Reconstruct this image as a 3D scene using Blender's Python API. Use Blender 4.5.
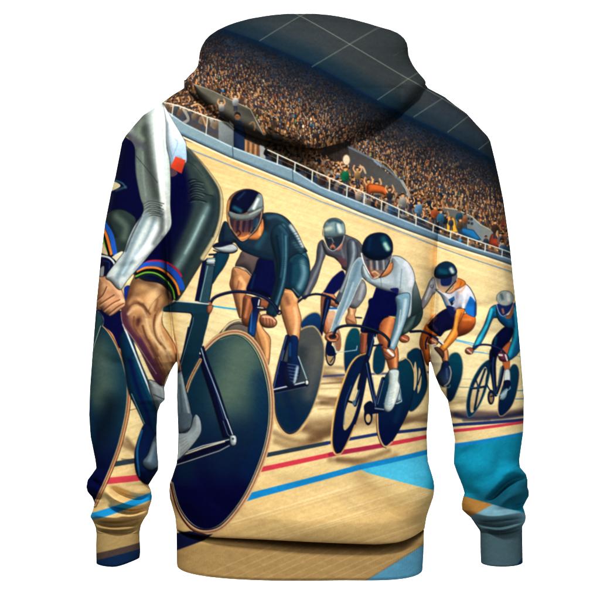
import bpy, math
import numpy as np
from mathutils import Vector

# ---------------------------------------------------------------- clear, camera, world, light
for o in list(bpy.data.objects):
    bpy.data.objects.remove(o, do_unlink=True)
scn = bpy.context.scene
COL = scn.collection
U = 0.0018                                   # metres per cloth unit
ZC = 1.15                                    # height of the middle of the picture above the studio floor

cam_d = bpy.data.cameras.new('camera'); cam = bpy.data.objects.new('camera', cam_d); COL.objects.link(cam)
cam.location = (0, -12, ZC); cam.rotation_euler = (math.radians(90), 0, 0)
cam_d.sensor_width = 36; cam_d.lens = 36 * 12 / (600 * U); cam_d.clip_start = 0.1; cam_d.clip_end = 200
scn.camera = cam

world = bpy.data.worlds.new('World'); scn.world = world; world.use_nodes = True
bg = world.node_tree.nodes['Background']
bg.inputs[0].default_value = (1, 1, 1, 1); bg.inputs[1].default_value = 0.27

def area(name, loc, target, size, sizey, power, color=(1, 1, 1)):
    d = bpy.data.lights.new(name, 'AREA'); d.shape = 'RECTANGLE'; d.size = size; d.size_y = sizey
    d.energy = power; d.color = color
    o = bpy.data.objects.new(name, d); COL.objects.link(o); o.location = loc
    o.rotation_euler = (Vector(target) - Vector(loc)).to_track_quat('-Z', 'Y').to_euler()
    return o
area('key_light', (-0.7, -3.0, ZC + 2.6), (0, 0, ZC), 0.5, 0.5, 176, (1, 0.99, 0.97))
area('fill_light', (2.2, -3.6, ZC + 0.5), (0, 0, ZC), 1.6, 1.6, 34)
area('backdrop_light_one', (-2.6, 6.0, ZC + 0.4), (-0.2, 8.0, ZC), 1.0, 2.4, 230)
area('backdrop_light_two', (2.6, 6.0, ZC + 0.4), (0.2, 8.0, ZC), 1.0, 2.4, 230)

scn.view_settings.view_transform = 'Standard'; scn.view_settings.look = 'None'
scn.view_settings.exposure = 0; scn.view_settings.gamma = 1; scn.view_settings.use_curve_mapping = False

# ---------------------------------------------------------------- materials
def cloth_material(name, rough=0.88, knit=0.10, rib=False):
    m = bpy.data.materials.new(name); m.use_nodes = True
    nt = m.node_tree; N = nt.nodes; L = nt.links
    b = N['Principled BSDF']
    b.inputs['Roughness'].default_value = rough
    b.inputs['Specular IOR Level'].default_value = 0.03
    at = N.new('ShaderNodeAttribute'); at.attribute_name = 'dye'
    L.new(at.outputs['Color'], b.inputs['Base Color'])
    tc = N.new('ShaderNodeTexCoord')
    n1 = N.new('ShaderNodeTexNoise'); n1.inputs['Scale'].default_value = 420; n1.inputs['Detail'].default_value = 2
    L.new(tc.outputs['Object'], n1.inputs['Vector'])
    n2 = N.new('ShaderNodeTexNoise'); n2.inputs['Scale'].default_value = 26; n2.inputs['Detail'].default_value = 3
    L.new(tc.outputs['Object'], n2.inputs['Vector'])
    b2 = N.new('ShaderNodeBump'); b2.inputs['Strength'].default_value = 0.06; b2.inputs['Distance'].default_value = 0.006
    L.new(n2.outputs['Fac'], b2.inputs['Height'])
    b1 = N.new('ShaderNodeBump'); b1.inputs['Strength'].default_value = knit; b1.inputs['Distance'].default_value = 0.001
    L.new(n1.outputs['Fac'], b1.inputs['Height']); L.new(b2.outputs['Normal'], b1.inputs['Normal'])
    last = b1
    if rib:
        w = N.new('ShaderNodeTexWave'); w.wave_type = 'BANDS'; w.bands_direction = 'X'; w.inputs['Scale'].default_value = 90
        L.new(tc.outputs['Object'], w.inputs['Vector'])
        b3 = N.new('ShaderNodeBump'); b3.inputs['Strength'].default_value = 0.10; b3.inputs['Distance'].default_value = 0.001
        L.new(w.outputs['Fac'], b3.inputs['Height']); L.new(b1.outputs['Normal'], b3.inputs['Normal']); last = b3
    L.new(last.outputs['Normal'], b.inputs['Normal'])
    return m
M_CLOTH = cloth_material('printed_fleece'); M_RIB = cloth_material('printed_rib', knit=0.16, rib=True)
M_SEAM = cloth_material('seam_thread', 0.8, 0.3)

mb = bpy.data.materials.new('white_paper'); mb.use_nodes = True
_n = mb.node_tree.nodes.new('ShaderNodeTexNoise'); _n.inputs['Scale'].default_value = 3
_r = mb.node_tree.nodes.new('ShaderNodeMapRange'); _r.inputs['To Min'].default_value = 0.90; _r.inputs['To Max'].default_value = 0.94
mb.node_tree.links.new(_n.outputs['Fac'], _r.inputs['Value'])
mb.node_tree.links.new(_r.outputs['Result'], mb.node_tree.nodes['Principled BSDF'].inputs['Base Color'])
mb.node_tree.nodes['Principled BSDF'].inputs['Roughness'].default_value = 0.9
mb.node_tree.nodes['Principled BSDF'].inputs['Specular IOR Level'].default_value = 0.0

# ---------------------------------------------------------------- the white paper sweep behind
def build_backdrop():
    prof = [(4.0, 0.0)] + [(7.2 + 0.8 * math.sin(a), 0.8 - 0.8 * math.cos(a)) for a in np.linspace(0, math.pi / 2, 14)] + [(8.0, 4.5)]
    vs, fs = [], []
    xs = np.linspace(-4, 4, 5)
    for (y, z) in prof:
        for x in xs: vs.append((x, y, z))
    n = len(xs)
    for i in range(len(prof) - 1):
        for j in range(n - 1): fs.append((i * n + j, i * n + j + 1, (i + 1) * n + j + 1, (i + 1) * n + j))
    me = bpy.data.meshes.new('backdrop'); me.from_pydata(vs, [], fs); me.materials.append(mb)
    for p in me.polygons: p.use_smooth = True
    o = bpy.data.objects.new('backdrop', me); COL.objects.link(o); o['kind'] = 'structure'
build_backdrop()

# ---------------------------------------------------------------------------
# THE PRINTED CLOTH: an all-over picture dyed into the fabric.  It is drawn
# here with curves in cloth coordinates (1 unit = 1.8 mm of cloth) and later
# looked up per vertex of the garment.  Some shade of the cloth is painted in too.
# ---------------------------------------------------------------------------
SC = 3.0                      # cloth samples per unit
CX0, CY0, CW, CH = 76.0, 4.0, 464.0, 584.0
NW, NH = int(CW * SC), int(CH * SC)
IMG = np.zeros((NH, NW, 3), np.float32)
YY, XX = np.mgrid[0:NH, 0:NW].astype(np.float32)
XX = XX / SC + CX0
YY = YY / SC + CY0
rng = np.random.RandomState(7)
_fr = [0.0, 0.0, 1.0]
_last = [None]

def F(x0=0.0, y0=0.0, k=1.0):
    _fr[:] = [x0, y0, k]

def _tp(pts):
    a = np.array(pts, np.float64).reshape(-1, 2)
    return a / _fr[2] + np.array([_fr[0], _fr[1]])

def spline(p, closed, n=6):
    if len(p) < 3: return p
    N = len(p); out = []
    for i in range(N if closed else N - 1):
        if closed:
            p0, p1, p2, p3 = p[(i - 1) % N], p[i], p[(i + 1) % N], p[(i + 2) % N]
        else:
            p0, p1, p2, p3 = p[max(i - 1, 0)], p[i], p[i + 1], p[min(i + 2, N - 1)]
        t = np.linspace(0, 1, n, endpoint=False)[:, None]
        out.append(0.5 * (2 * p1 + (p2 - p0) * t + (2 * p0 - 5 * p1 + 4 * p2 - p3) * t ** 2
                          + (3 * p1 - p0 - 3 * p2 + p3) * t ** 3))
    if not closed: out.append(p[-1:])
    return np.concatenate(out)

def _box(p, pad):
    x0 = max(int((p[:, 0].min() - pad - CX0) * SC), 0); x1 = min(int((p[:, 0].max() + pad - CX0) * SC) + 2, NW)
    y0 = max(int((p[:, 1].min() - pad - CY0) * SC), 0); y1 = min(int((p[:, 1].max() + pad - CY0) * SC) + 2, NH)
    return x0, x1, y0, y1

def _sdf(p, box):
    x0, x1, y0, y1 = box
    X = XX[y0:y1, x0:x1]; Y = YY[y0:y1, x0:x1]
    d2 = np.full(X.shape, 1e9, np.float32); ins = np.zeros(X.shape, bool)
    N = len(p)
    for i in range(N):
        ax, ay = p[i]; bx, by = p[(i + 1) % N]
        ex, ey = bx - ax, by - ay; L = ex * ex + ey * ey + 1e-9
        t = np.clip(((X - ax) * ex + (Y - ay) * ey) / L, 0, 1)
        np.minimum(d2, (X - ax - t * ex) ** 2 + (Y - ay - t * ey) ** 2, out=d2)
        if (ay > by) != (ay < by) or ay != by:
            c = ((ay > Y) != (by > Y))
            if ey != 0: ins ^= c & (X < ex * (Y - ay) / ey + ax)
    d = np.sqrt(d2)
    return np.where(ins, -d, d)

def _mix(box, a, col):
    x0, x1, y0, y1 = box
    R = IMG[y0:y1, x0:x1]
    R += a[..., None] * (col - R)

def rgb(c):
    return np.array(c, np.float32) / 255.0

def S(pts, col, smooth=True, blur=0.0, a=1.0, grad=None, line=None, lw=0.45, clip=None, raw=False, form=None):
    """filled shape. grad=(x0,y0,x1,y1,col2): linear blend to col2. line: contour colour."""
    p = _tp(pts)
    if smooth: p = spline(p, True)
    pad = blur + 1.5
    box = _box(p, pad)
    if box[1] <= box[0] or box[3] <= box[2]: return
    sd = _sdf(p, box)
    w = max(blur, 0.35)
    al = np.clip(0.5 - sd / w, 0, 1)
    if blur > 0: al = al * al * (3 - 2 * al)
    m = al.copy()
    if clip is not None:
        al = al * clipval(clip, box)
    c = rgb(col)
    if grad is not None:
        g0 = _tp([grad[:2]])[0]; g1 = _tp([grad[2:4]])[0]
        e = g1 - g0; L = (e ** 2).sum()
        x0, x1, y0, y1 = box
        t = np.clip(((XX[y0:y1, x0:x1] - g0[0]) * e[0] + (YY[y0:y1, x0:x1] - g0[1]) * e[1]) / L, 0, 1)[..., None]
        t = t * t * (3 - 2 * t)
        c = c * (1 - t) + rgb(grad[4]) * t
    if form is None: form = 0.55 if (line is not None and max(line) < 100) else 0.0
    if form > 0:                                   # painted roundness of the figure
        mx = min(max(-sd.min(), 0.5), 9.0)
        gy, gx = np.gradient(sd)
        gn = np.sqrt(gx * gx + gy * gy) + 1e-5
        sl = np.clip(1 + sd / mx, 0, 1) ** 1.5
        lam = (gx * 0.62 - gy * 0.78) / gn * sl
        f = 1 + form * np.where(lam > 0, lam * 0.42, lam * 0.95) - 0.16 * sl
        c = np.clip(c * f[..., None], 0, 1)
    _mix(box, al * a, c)
    if line is not None:
        la = np.clip(0.5 - (np.abs(sd) - lw) / 0.4, 0, 1)
        if clip is not None: la = la * clipval(clip, box)
        _mix(box, la * 0.7, rgb(line))
    if not raw: _last[0] = (box, m)
    return (box, m)

def clipval(cl, box):
    out = np.zeros((box[3] - box[2], box[1] - box[0]), np.float32)
    (x0, x1, y0, y1), m = cl
    a0, a1 = max(x0, box[0]), min(x1, box[1]); b0, b1 = max(y0, box[2]), min(y1, box[3])
    if a1 > a0 and b1 > b0:
        out[b0 - box[2]:b1 - box[2], a0 - box[0]:a1 - box[0]] = m[b0 - y0:b1 - y0, a0 - x0:a1 - x0]
    return out

def Ln(pts, w, col, blur=0.0, a=1.0, smooth=True, clip=None, taper=None):
    """stroke. w in frame units (full width); taper=(w0,w1)."""
    p = _tp(pts)
    if smooth: p = spline(p, False, 5)
    k = _fr[2]
    n = len(p)
    if taper is not None: ws = np.linspace(taper[0], taper[1], n) / k / 2
    else: ws = np.full(n, w / k / 2)
    bl = blur / k
    box = _box(p, ws.max() + bl + 1)
    x0, x1, y0, y1 = box
    if x1 <= x0 or y1 <= y0: return
    X = XX[y0:y1, x0:x1]; Y = YY[y0:y1, x0:x1]
    best = np.full(X.shape, 1e9, np.float32)
    for i in range(n - 1):
        ax, ay = p[i]; bx, by = p[i + 1]
        ex, ey = bx - ax, by - ay; L = ex * ex + ey * ey + 1e-9
        t = np.clip(((X - ax) * ex + (Y - ay) * ey) / L, 0, 1)
        d = np.sqrt((X - ax - t * ex) ** 2 + (Y - ay - t * ey) ** 2) - (ws[i] + t * (ws[i + 1] - ws[i]))
        np.minimum(best, d, out=best)
    if bl > 0.25:
        al = np.clip(0.5 - best / bl, 0, 1); al = al * al * (3 - 2 * al)
    else:
        al = np.clip(0.5 - best / 0.4, 0, 1)
    if clip is not None: al = al * clipval(clip, box)
    _mix(box, al * a, rgb(col))

def H(pts, w, col, blur=None, a=0.8, taper=None):
    """airbrush inside the last shape"""
    Ln(pts, w, col, blur=w if blur is None else blur, a=a, clip=_last[0], taper=taper)

def E(cx, cy, rx, ry, col, rot=0.0, **kw):
    t = np.linspace(0, 2 * np.pi, 18, endpoint=False)
    c, s = np.cos(rot), np.sin(rot)
    pts = [(cx + rx * np.cos(q) * c - ry * np.sin(q) * s, cy + rx * np.cos(q) * s + ry * np.sin(q) * c) for q in t]
    return S(pts, col, **kw)

def vnoise(sx, sy, rot=0.0, seed=0, amp=1.0):
    r = np.random.RandomState(seed)
    c, s = math.cos(rot), math.sin(rot)
    U = ((XX * c + YY * s) / sx) + 50; V = ((-XX * s + YY * c) / sy) + 400
    G = r.rand(512, 512).astype(np.float32) * 2 - 1
    iu = np.floor(U).astype(int); iv = np.floor(V).astype(int)
    fu = U - iu; fv = V - iv
    fu = fu * fu * (3 - 2 * fu); fv = fv * fv * (3 - 2 * fv)
    iu %= 511; iv %= 511
    return amp * ((G[iv, iu] * (1 - fu) + G[iv, iu + 1] * fu) * (1 - fv) + (G[iv + 1, iu] * (1 - fu) + G[iv + 1, iu + 1] * fu) * fv)

def interp(xs, pts):
    pts = np.array(pts, float)
    return np.interp(xs, pts[:, 0], pts[:, 1])

# -------------------------------------------------------------- timber track
def paint_timber():
    def lerp(a, b, t): return rgb(a) * (1 - t[..., None]) + rgb(b) * t[..., None]
    t1 = np.clip((YY - 150) / 230, 0, 1)
    up = lerp((228, 188, 126), (236, 220, 168), t1)
    t1 = np.clip((YY - 380) / 160, 0, 1)
    lo = lerp((234, 214, 160), (208, 172, 110), t1)
    b = np.clip((YY - 340) / 60, 0, 1)[..., None]
    base = up * (1 - b) + lo * b
    # long-grained planks: the wall runs with the barrier, the floor rises to the right
    g1 = vnoise(70, 1.6, 0.30, 1) * 0.55 + vnoise(40, 0.8, 0.28, 2) * 0.35 + vnoise(120, 6, 0.33, 3) * 0.4
    g2 = vnoise(90, 2.2, -0.30, 4) * 0.5 + vnoise(50, 1.0, -0.30, 5) * 0.35 + vnoise(160, 8, -0.3, 6) * 0.4
    g = g1 * (1 - b[..., 0]) + g2 * b[..., 0]
    base = base * (1 + 0.075 * g[..., None] * np.array([0.8, 1.0, 1.35], np.float32))
    IMG[:] = base

def floor_seams():
    F()
    for i in range(17):                                   # pale plank joints of the floor
        x = 120 + i * 22 + rng.rand() * 8
        y = 575 - rng.rand() * 30
        L = min(120 + rng.rand() * 160, 432 - x)
        y -= rng.rand() * 70
        Ln([(x, y), (x + L, y - L * 0.30)], 0.5, (250, 236, 190), a=0.45, smooth=False)
    for i in range(14):
        x = 180 + rng.rand() * 200; y = 300 + rng.rand() * 60; L = 30 + rng.rand() * 60
        Ln([(x, y), (x + L, y + L * 0.10)], 0.6, (205, 180, 125), a=0.4, smooth=False)

# ------------------------------------------------------ roof, stands, crowd
ROOF = [(150, -2), (226, 30), (260, 43), (320, 70), (377, 102), (447, 135), (490, 158), (540, 182)]
BTOP = [(150, 97), (168, 112), (185, 124), (234, 148), (292, 170), (320, 187), (368, 206), (408, 222), (440, 235), (474, 248), (509, 258), (545, 268)]
BBOT = [(150, 112), (180, 134), (230, 157), (294, 183), (320, 195), (360, 212), (408, 230), (447, 243.6), (483, 254.6), (509, 263), (545, 274)]

def paint_stands():
    F()
    yr = interp(XX, ROOF).astype(np.float32); yb = interp(XX, BTOP).astype(np.float32)
    t = np.clip((YY - yr) / np.maximum(yb - yr, 1), 0, 1)
    inside = (YY > yr - 2) & (YY < yb + 2)
    base = np.zeros_like(IMG)
    dark, mid, warm = rgb((16, 34, 56)), rgb((52, 44, 46)), rgb((86, 62, 42))
    u = np.clip(t / 0.45, 0, 1)[..., None]; v = np.clip((t - 0.45) / 0.4, 0, 1)[..., None]
    base = dark * (1 - u) + mid * u; base = base * (1 - v) + warm * v
    n = vnoise(14, 9, 0.5, 11)[..., None] + 0.6 * vnoise(5, 4, 0.5, 12)[..., None]
    base = base * (1 + 0.22 * n)
    IMG[inside] = base[inside]
    # the crowd, row upon row
    heads = []
    y = 10.0
    row = 0
    while y < 275:
        x = 176.0 + rng.rand() * 2
        while x < 520:
            r0 = np.interp(x, *np.array(ROOF).T); b0 = np.interp(x, *np.array(BTOP).T)
            tt = (y - r0) / (b0 - r0)
            st = 2.2 + 2.4 * max(tt, 0) ** 1.6
            if 0.02 < tt < 0.97 and rng.rand() < 0.93:
                heads.append((y + rng.randn() * 0.9, x + rng.randn() * 0.7, tt))
            x += st
        y += 1.9
        row += 1
    heads.sort()
    skin = [(214, 150, 92), (190, 124, 72), (226, 172, 112), (160, 98, 56), (205, 136, 84), (120, 76, 48), (214, 176, 128)]
    cloth = [(44, 52, 70), (70, 60, 56), (30, 36, 50), (110, 84, 60), (140, 108, 76), (44, 60, 84), (104, 54, 40), (60, 52, 48), (136, 118, 96), (36, 30, 30), (160, 104, 56), (28, 40, 60), (90, 66, 48), (120, 84, 52)]
    for (y, x, tt) in heads:
        if tt > 0.55 and rng.rand() < (tt - 0.5) * 1.25: continue
        br = 0.34 + 0.76 * np.clip((tt - 0.02) / 0.45, 0, 1)
        br *= 0.78 + 0.36 * rng.rand()
        s = 0.50 + 0.85 * tt ** 1.7
        c = np.array(cloth[rng.randint(len(cloth))], float)
        if rng.rand() < 0.02: c = np.array([(190, 60, 40), (40, 120, 170), (220, 200, 170), (60, 120, 80)][rng.randint(4)], float)
        k = np.array(skin[rng.randint(len(skin))], float)
        cold = np.array((28, 44, 66), float)
        mixc = np.clip(1 - tt / (0.40 if x > 270 else 0.28), 0, 1) * 0.62
        c = (c * (1 - mixc) + cold * mixc) * br; k = (k * (1 - mixc) + cold * 1.6 * mixc) * br
        stamp(x, y + 2.1 * s, 1.25 * s, 2.0 * s, c)
        stamp(x + rng.randn() * 0.2, y, 0.62 * s, 0.80 * s, k)
    for i in range(420):                                   # raised arms and flags
        x = 190 + rng.rand() * 320
        r0 = np.interp(x, *np.array(ROOF).T); b0 = np.interp(x, *np.array(BTOP).T)
        tt = 0.45 + 0.45 * rng.rand(); y = r0 + tt * (b0 - r0)
        k = np.array(skin[rng.randint(len(skin))], float) * (0.8 + 0.3 * rng.rand())
        Ln([(x, y), (x + rng.randn() * 1.2, y - 2 - 2.5 * rng.rand())], 0.6, k, a=0.8, smooth=False)

def stamp(cx, cy, rx, ry, col, a=0.92):
    x0 = max(int((cx - rx - CX0) * SC) - 1, 0); x1 = min(int((cx + rx - CX0) * SC) + 3, NW)
    y0 = max(int((cy - ry - CY0) * SC) - 1, 0); y1 = min(int((cy + ry - CY0) * SC) + 3, NH)
    if x1 <= x0 or y1 <= y0: return
    q = np.sqrt(((XX[y0:y1, x0:x1] - cx) / rx) ** 2 + ((YY[y0:y1, x0:x1] - cy) / ry) ** 2)
    al = np.clip(0.5 - (q - 1) * min(rx, ry) / 0.45, 0, 1) * a
    R = IMG[y0:y1, x0:x1]
    R += al[..., None] * (np.asarray(col, np.float32) / 255 - R)

def fan(x, y, s, cl, sk=(205, 150, 100), hair=None, up=0, lean=0.0, legs=None):
    """one spectator of the front rows: legs, body, arms, head (s = head radius)"""
    F()
    lg = legs or (50, 56, 72)
    Ln([(x - s * .5, y + s * 5), (x - s * .6, y + s * 9)], s * 1.1, lg, smooth=False)
    Ln([(x + s * .6, y + s * 5), (x + s * .8, y + s * 9)], s * 1.1, lg, smooth=False)
    S([(x - 1.5 * s + lean, y + 1.5 * s), (x + 1.5 * s + lean, y + 1.5 * s), (x + 1.6 * s, y + 5.6 * s), (x - 1.5 * s, y + 5.6 * s)], cl,
      grad=(x - s, y, x + s * 2, y + 5 * s, tuple(int(v * 0.55) for v in cl)))
    if up:
        Ln([(x - 1.3 * s, y + 2 * s), (x - 2.4 * s, y - 0.2 * s), (x - 1.8 * s, y - 2.0 * s)], s * 0.8, sk)
        Ln([(x + 1.3 * s, y + 2 * s), (x + 2.4 * s, y + 0.2 * s), (x + 1.6 * s, y - 2.2 * s)], s * 0.8, sk)
    else:
        Ln([(x - 1.4 * s, y + 2.2 * s), (x - 2.0 * s, y + 4.4 * s), (x - 0.6 * s, y + 5 * s)], s * 0.8, tuple(int(v * .8) for v in cl))
    E(x + lean, y, s * .85, s * 1.1, sk)
    S([(x - s + lean, y - .1 * s), (x - .7 * s + lean, y - s), (x + .6 * s + lean, y - 1.1 * s), (x + s + lean, y), (x + .4 * s + lean, y - .4 * s)], hair or (50, 34, 24))

def paint_roof():
    F()
    roof = [(100, -10), (560, -10), (560, 190), (540, 182), (490, 158), (447, 135), (377, 102), (320, 70), (260, 43), (226, 30), (160, 2)]
    S(roof, (46, 60, 70), smooth=False, grad=(250, 95, 330, 10, (56, 62, 64)))
    cl = _last[0]
    Ln([(160, -6), (226, 24), (260, 37), (320, 64), (377, 96), (447, 129), (490, 152), (540, 176)], 13, (20, 42, 56), blur=20, a=0.8, clip=cl)
    Ln([(300, 60), (340, 82), (385, 104)], 18, (18, 52, 72), blur=26, a=0.4, clip=cl)
    Ln([(440, 110), (520, 150)], 30, (40, 52, 66), blur=22, a=0.5, clip=cl)
    for q in range(5):                                      # faint joints
        o = -10 + q * 9
        Ln([(226 + q * 6, 24 - q * 7), (470, 146 - q * 10)], 0.4, (34, 52, 66), a=0.35, smooth=False, clip=cl)
    Ln(ROOF[1:], 1.2, (20, 68, 96), a=0.55, smooth=False, blur=1.0)
    Ln([(226, 33), (260, 46), (320, 73), (377, 105), (447, 138), (490, 161)], 7, (6, 28, 52), a=0.75, blur=8)
    c = (140, 150, 128)
    Ln([(293, 12.5), (350, 46.7), (406.7, 80), (440, 98), (468, 114)], 0.7, c, a=0.7, smooth=False)
    for a, b in [((308, 12), (260, 42.7)), ((384, 25), (311.7, 69.3)), ((424, 69), (376.7, 101.7)), ((442, 99), (413, 118)), ((470, 115), (446.7, 133.3)), ((493, 138), (478, 150))]:
        Ln([a, b], 0.6, c, a=0.65, smooth=False)
    Ln([(405, 50), (393, 57)], 0.5, (90, 100, 100), a=0.5, smooth=False)

def paint_front_rows():
    F(180, 60, 5)
    # concrete stair wall at the left with the people before it
    S([(0, 180), (70, 170), (130, 250), (270, 345), (270, 480), (0, 400)], (70, 58, 50), smooth=False)
    S([(70, 128), (170, 165), (290, 225), (355, 255), (375, 290), (425, 390), (330, 350), (260, 320), (160, 250), (95, 190)], (112, 106, 92),
      smooth=False, grad=(90, 150, 380, 380, (74, 72, 64)), line=(40, 36, 32))
    Ln([(70, 128), (170, 165), (290, 225), (355, 255), (372, 290), (425, 392)], 5, (178, 168, 140), smooth=False, a=.8)
    Ln([(95, 190), (170, 260), (270, 330)], 20, (40, 34, 30), blur=20, a=.7)  # shade along the hood's lower edge, painted at the foot of the wall
    Ln([(130, 0), (120, 120)], 5, (60, 60, 70), a=.7)
    F()
    rr = np.random.RandomState(3)
    for i in range(60):
        xx_ = 164 + (i * 37 % 60) * .95; 
        fan(xx_, 90 + (i / 60.) * 14 + (xx_ - 164) * .34, 1.2 + .6 * rr.rand(), [(60, 70, 90), (150, 120, 90), (40, 50, 70), (190, 180, 160), (120, 84, 60)][rr.randint(5)], sk=[(206, 152, 100), (150, 100, 66), (110, 74, 52)][i % 3], up=(i % 4 == 0))
    F(180, 60, 5)
    Ln([(60, 235), (95, 225), (120, 245)], 8, (212, 160, 108)); Ln([(95, 235), (120, 300), (132, 335)], 8, (190, 136, 88))
    Ln([(20, 250), (45, 300), (20, 320)], 14, (170, 160, 140), a=.8)
    # figure by the stair wall
    E(290, 292, 14, 18, (128, 90, 62)); S([(275, 290), (278, 272), (290, 268), (304, 276), (305, 292), (296, 282), (284, 281)], (34, 26, 22)); Ln([(283, 292), (297, 292)], 2.5, (50, 34, 28), a=.8); Ln([(350, 330), (368, 318), (378, 340), (372, 362)], 7, (150, 106, 66), a=.8); S([(262, 322), (285, 310), (312, 318), (320, 345), (330, 380), (268, 380)], (28, 46, 80))
    F()
    for x, y, s, c, u in [(331, 145, 1.6, (170, 130, 80), 1), (222, 104, 1.5, (190, 190, 180), 1), (236, 98, 1.6, (200, 205, 200), 1)]:
        fan(x, y, s, c, up=u)
    # below the hood edge, the hood's shade painted into the rows
    F(230, 110, 5)
    S([(0, 50), (180, 140), (300, 190), (440, 200), (600, 160), (600, 420), (440, 355), (310, 300), (20, 190)], (44, 38, 36), smooth=False, a=.85)
    S([(0, 60), (20, 80), (20, 190), (0, 185)], (130, 132, 126), smooth=False)
    S([(20, 95), (70, 100), (75, 215), (20, 190)], (26, 44, 78), line=(10, 16, 30))
    S([(75, 150), (150, 185), (145, 245), (75, 215)], (140, 96, 60), smooth=False)
    for q in range(6): Ln([(82 + q * 12, 160 + q * 5), (80 + q * 12, 225 + q * 4)], 4, (70, 44, 28) if q % 2 else (196, 150, 100), smooth=False)
    S([(150, 180), (190, 195), (195, 255), (150, 240)], (150, 150, 145), smooth=False)
    F()
    rr = np.random.RandomState(5)
    cols = [(70, 110, 150), (180, 110, 70), (60, 66, 84), (200, 190, 170), (120, 90, 66), (46, 52, 66), (160, 140, 120), (90, 60, 50), (30, 40, 60), (40, 84, 110)]
    bt = np.array(BTOP)
    seats = []
    for i in range(150):
        x = 268 + i * 1.62
        b0 = np.interp(x, *bt.T)
        for q in range(3):
            seats.append((b0 - 13 - q * 8 + rr.randn() * 1.3, x + rr.randn() * 2.0))
    seats.sort()
    # tunnel walls among the seats, drawn between back and front rows
    F(320, 130, 5)
    S([(140, 90), (260, 150), (290, 190), (400, 260), (470, 420), (330, 350), (330, 300), (150, 240)], (74, 70, 68), smooth=False, grad=(150, 90, 400, 380, (88, 88, 86)))
    Ln([(140, 90), (260, 150), (340, 205), (395, 255)], 9, (96, 112, 124), smooth=False)
    Ln([(270, 160), (300, 185)], 10, (120, 150, 180), smooth=False, a=.8)
    Ln([(260, 150), (330, 175), (380, 235)], 5, (176, 156, 118), a=.8)
    Ln([(400, 255), (440, 330), (468, 410)], 8, (146, 150, 148)); Ln([(408, 255), (448, 330), (474, 410)], 4, (205, 205, 190), a=.8)
    F(410, 150, 5.4545)
    S([(165, 315), (260, 330), (330, 365), (380, 410), (460, 450), (470, 520), (380, 500), (230, 430), (180, 400)], (96, 98, 92), smooth=False, grad=(200, 330, 430, 500, (128, 132, 128)))
    S([(330, 365), (375, 400), (395, 490), (340, 440)], (116, 128, 132), smooth=False)
    Ln([(165, 315), (250, 328), (330, 365), (380, 410), (460, 450)], 5, (196, 190, 160), smooth=False, a=.8)
    for (x, y) in [(295, 380), (312, 378), (330, 380), (295, 400), (314, 400), (332, 404)]: S([(x - 7, y - 7), (x + 7, y - 7), (x + 7, y + 7), (x - 7, y + 7)], (48, 54, 60), smooth=False)
    Ln([(312, 190), (318, 360)], 4, (84, 88, 90), a=.7)
    Ln([(312, 300), (360, 310)], 4, (150, 150, 140), a=.6); Ln([(312, 325), (362, 335)], 4, (150, 150, 140), a=.6)
    S([(250, 420), (340, 440), (380, 490), (350, 500), (260, 455)], (30, 110, 165), smooth=False, line=(16, 50, 90))
    S([(190, 400), (210, 370), (235, 375), (245, 420), (250, 450), (185, 440)], (214, 160, 52), line=(110, 70, 20))
    E(212, 378, 11, 12, (222, 150, 80))
    S([(432, 480), (445, 460), (465, 458), (478, 490), (480, 530), (428, 520)], (176, 66, 40), line=(80, 30, 20))
    S([(490, 400), (510, 380), (525, 420), (530, 500), (505, 520), (495, 460)], (150, 70, 50))
    F()
    for (y, x) in seats:
        bx = (140 / 5 + 320, 410)
        if 348 < x < 411 and y < np.interp(x, [352, 400, 411], [176, 196, 214]) and rr.rand() < .95: continue
        if 440 < x < 500 and rr.rand() < .9: continue
        hood_shade = (0.35 + 0.65 * np.clip((x - 300) / 40, 0, 1)) if y < np.interp(x, [262, 300, 320, 350, 380], [158, 172, 178, 176, 160]) else 1.0  # spectators' colours dimmed to paint the hood's shade on them
        c = np.array(cols[rr.randint(len(cols))], float) * (0.7 + 0.5 * rr.rand()) * hood_shade
        sk = np.array([(214, 160, 108), (180, 124, 80), (140, 92, 62)][rr.randint(3)], float) * hood_shade
        fan(x, y, 1.2 + .6 * rr.rand(), tuple(c.astype(int)), sk=tuple(sk.astype(int)), hair=tuple((np.array([(40, 28, 20), (90, 60, 36), (20, 20, 24)][rr.randint(3)]) * hood_shade).astype(int)), up=rr.rand() < .35)
    fan(345, 170, 2.1, (24, 130, 84), up=0, hair=(60, 40, 24)); fan(376, 184, 1.9, (210, 190, 160), up=1)
    fan(368, 182, 1.8, (200, 110, 60), up=1)
    F(320, 130, 5)
    S([(235, 285), (260, 275), (310, 285), (330, 300), (325, 330), (300, 320), (250, 318), (238, 330)], (205, 96, 40), line=(90, 40, 20))
    E(130, 155, 18, 26, (206, 190, 160), line=(110, 90, 70)); Ln([(185, 195), (210, 190), (225, 220)], 9, (190, 160, 120))
    F(); fan(402, 196, 2.0, (176, 172, 160)); fan(418, 203, 1.9, (110, 160, 200)); fan(434, 208, 1.8, (206, 96, 50)); fan(440, 212, 1.8, (60, 130, 170)); fan(357, 170, 1.7, (180, 140, 90), up=1); fan(389, 190, 1.7, (70, 66, 70), up=1)

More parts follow.
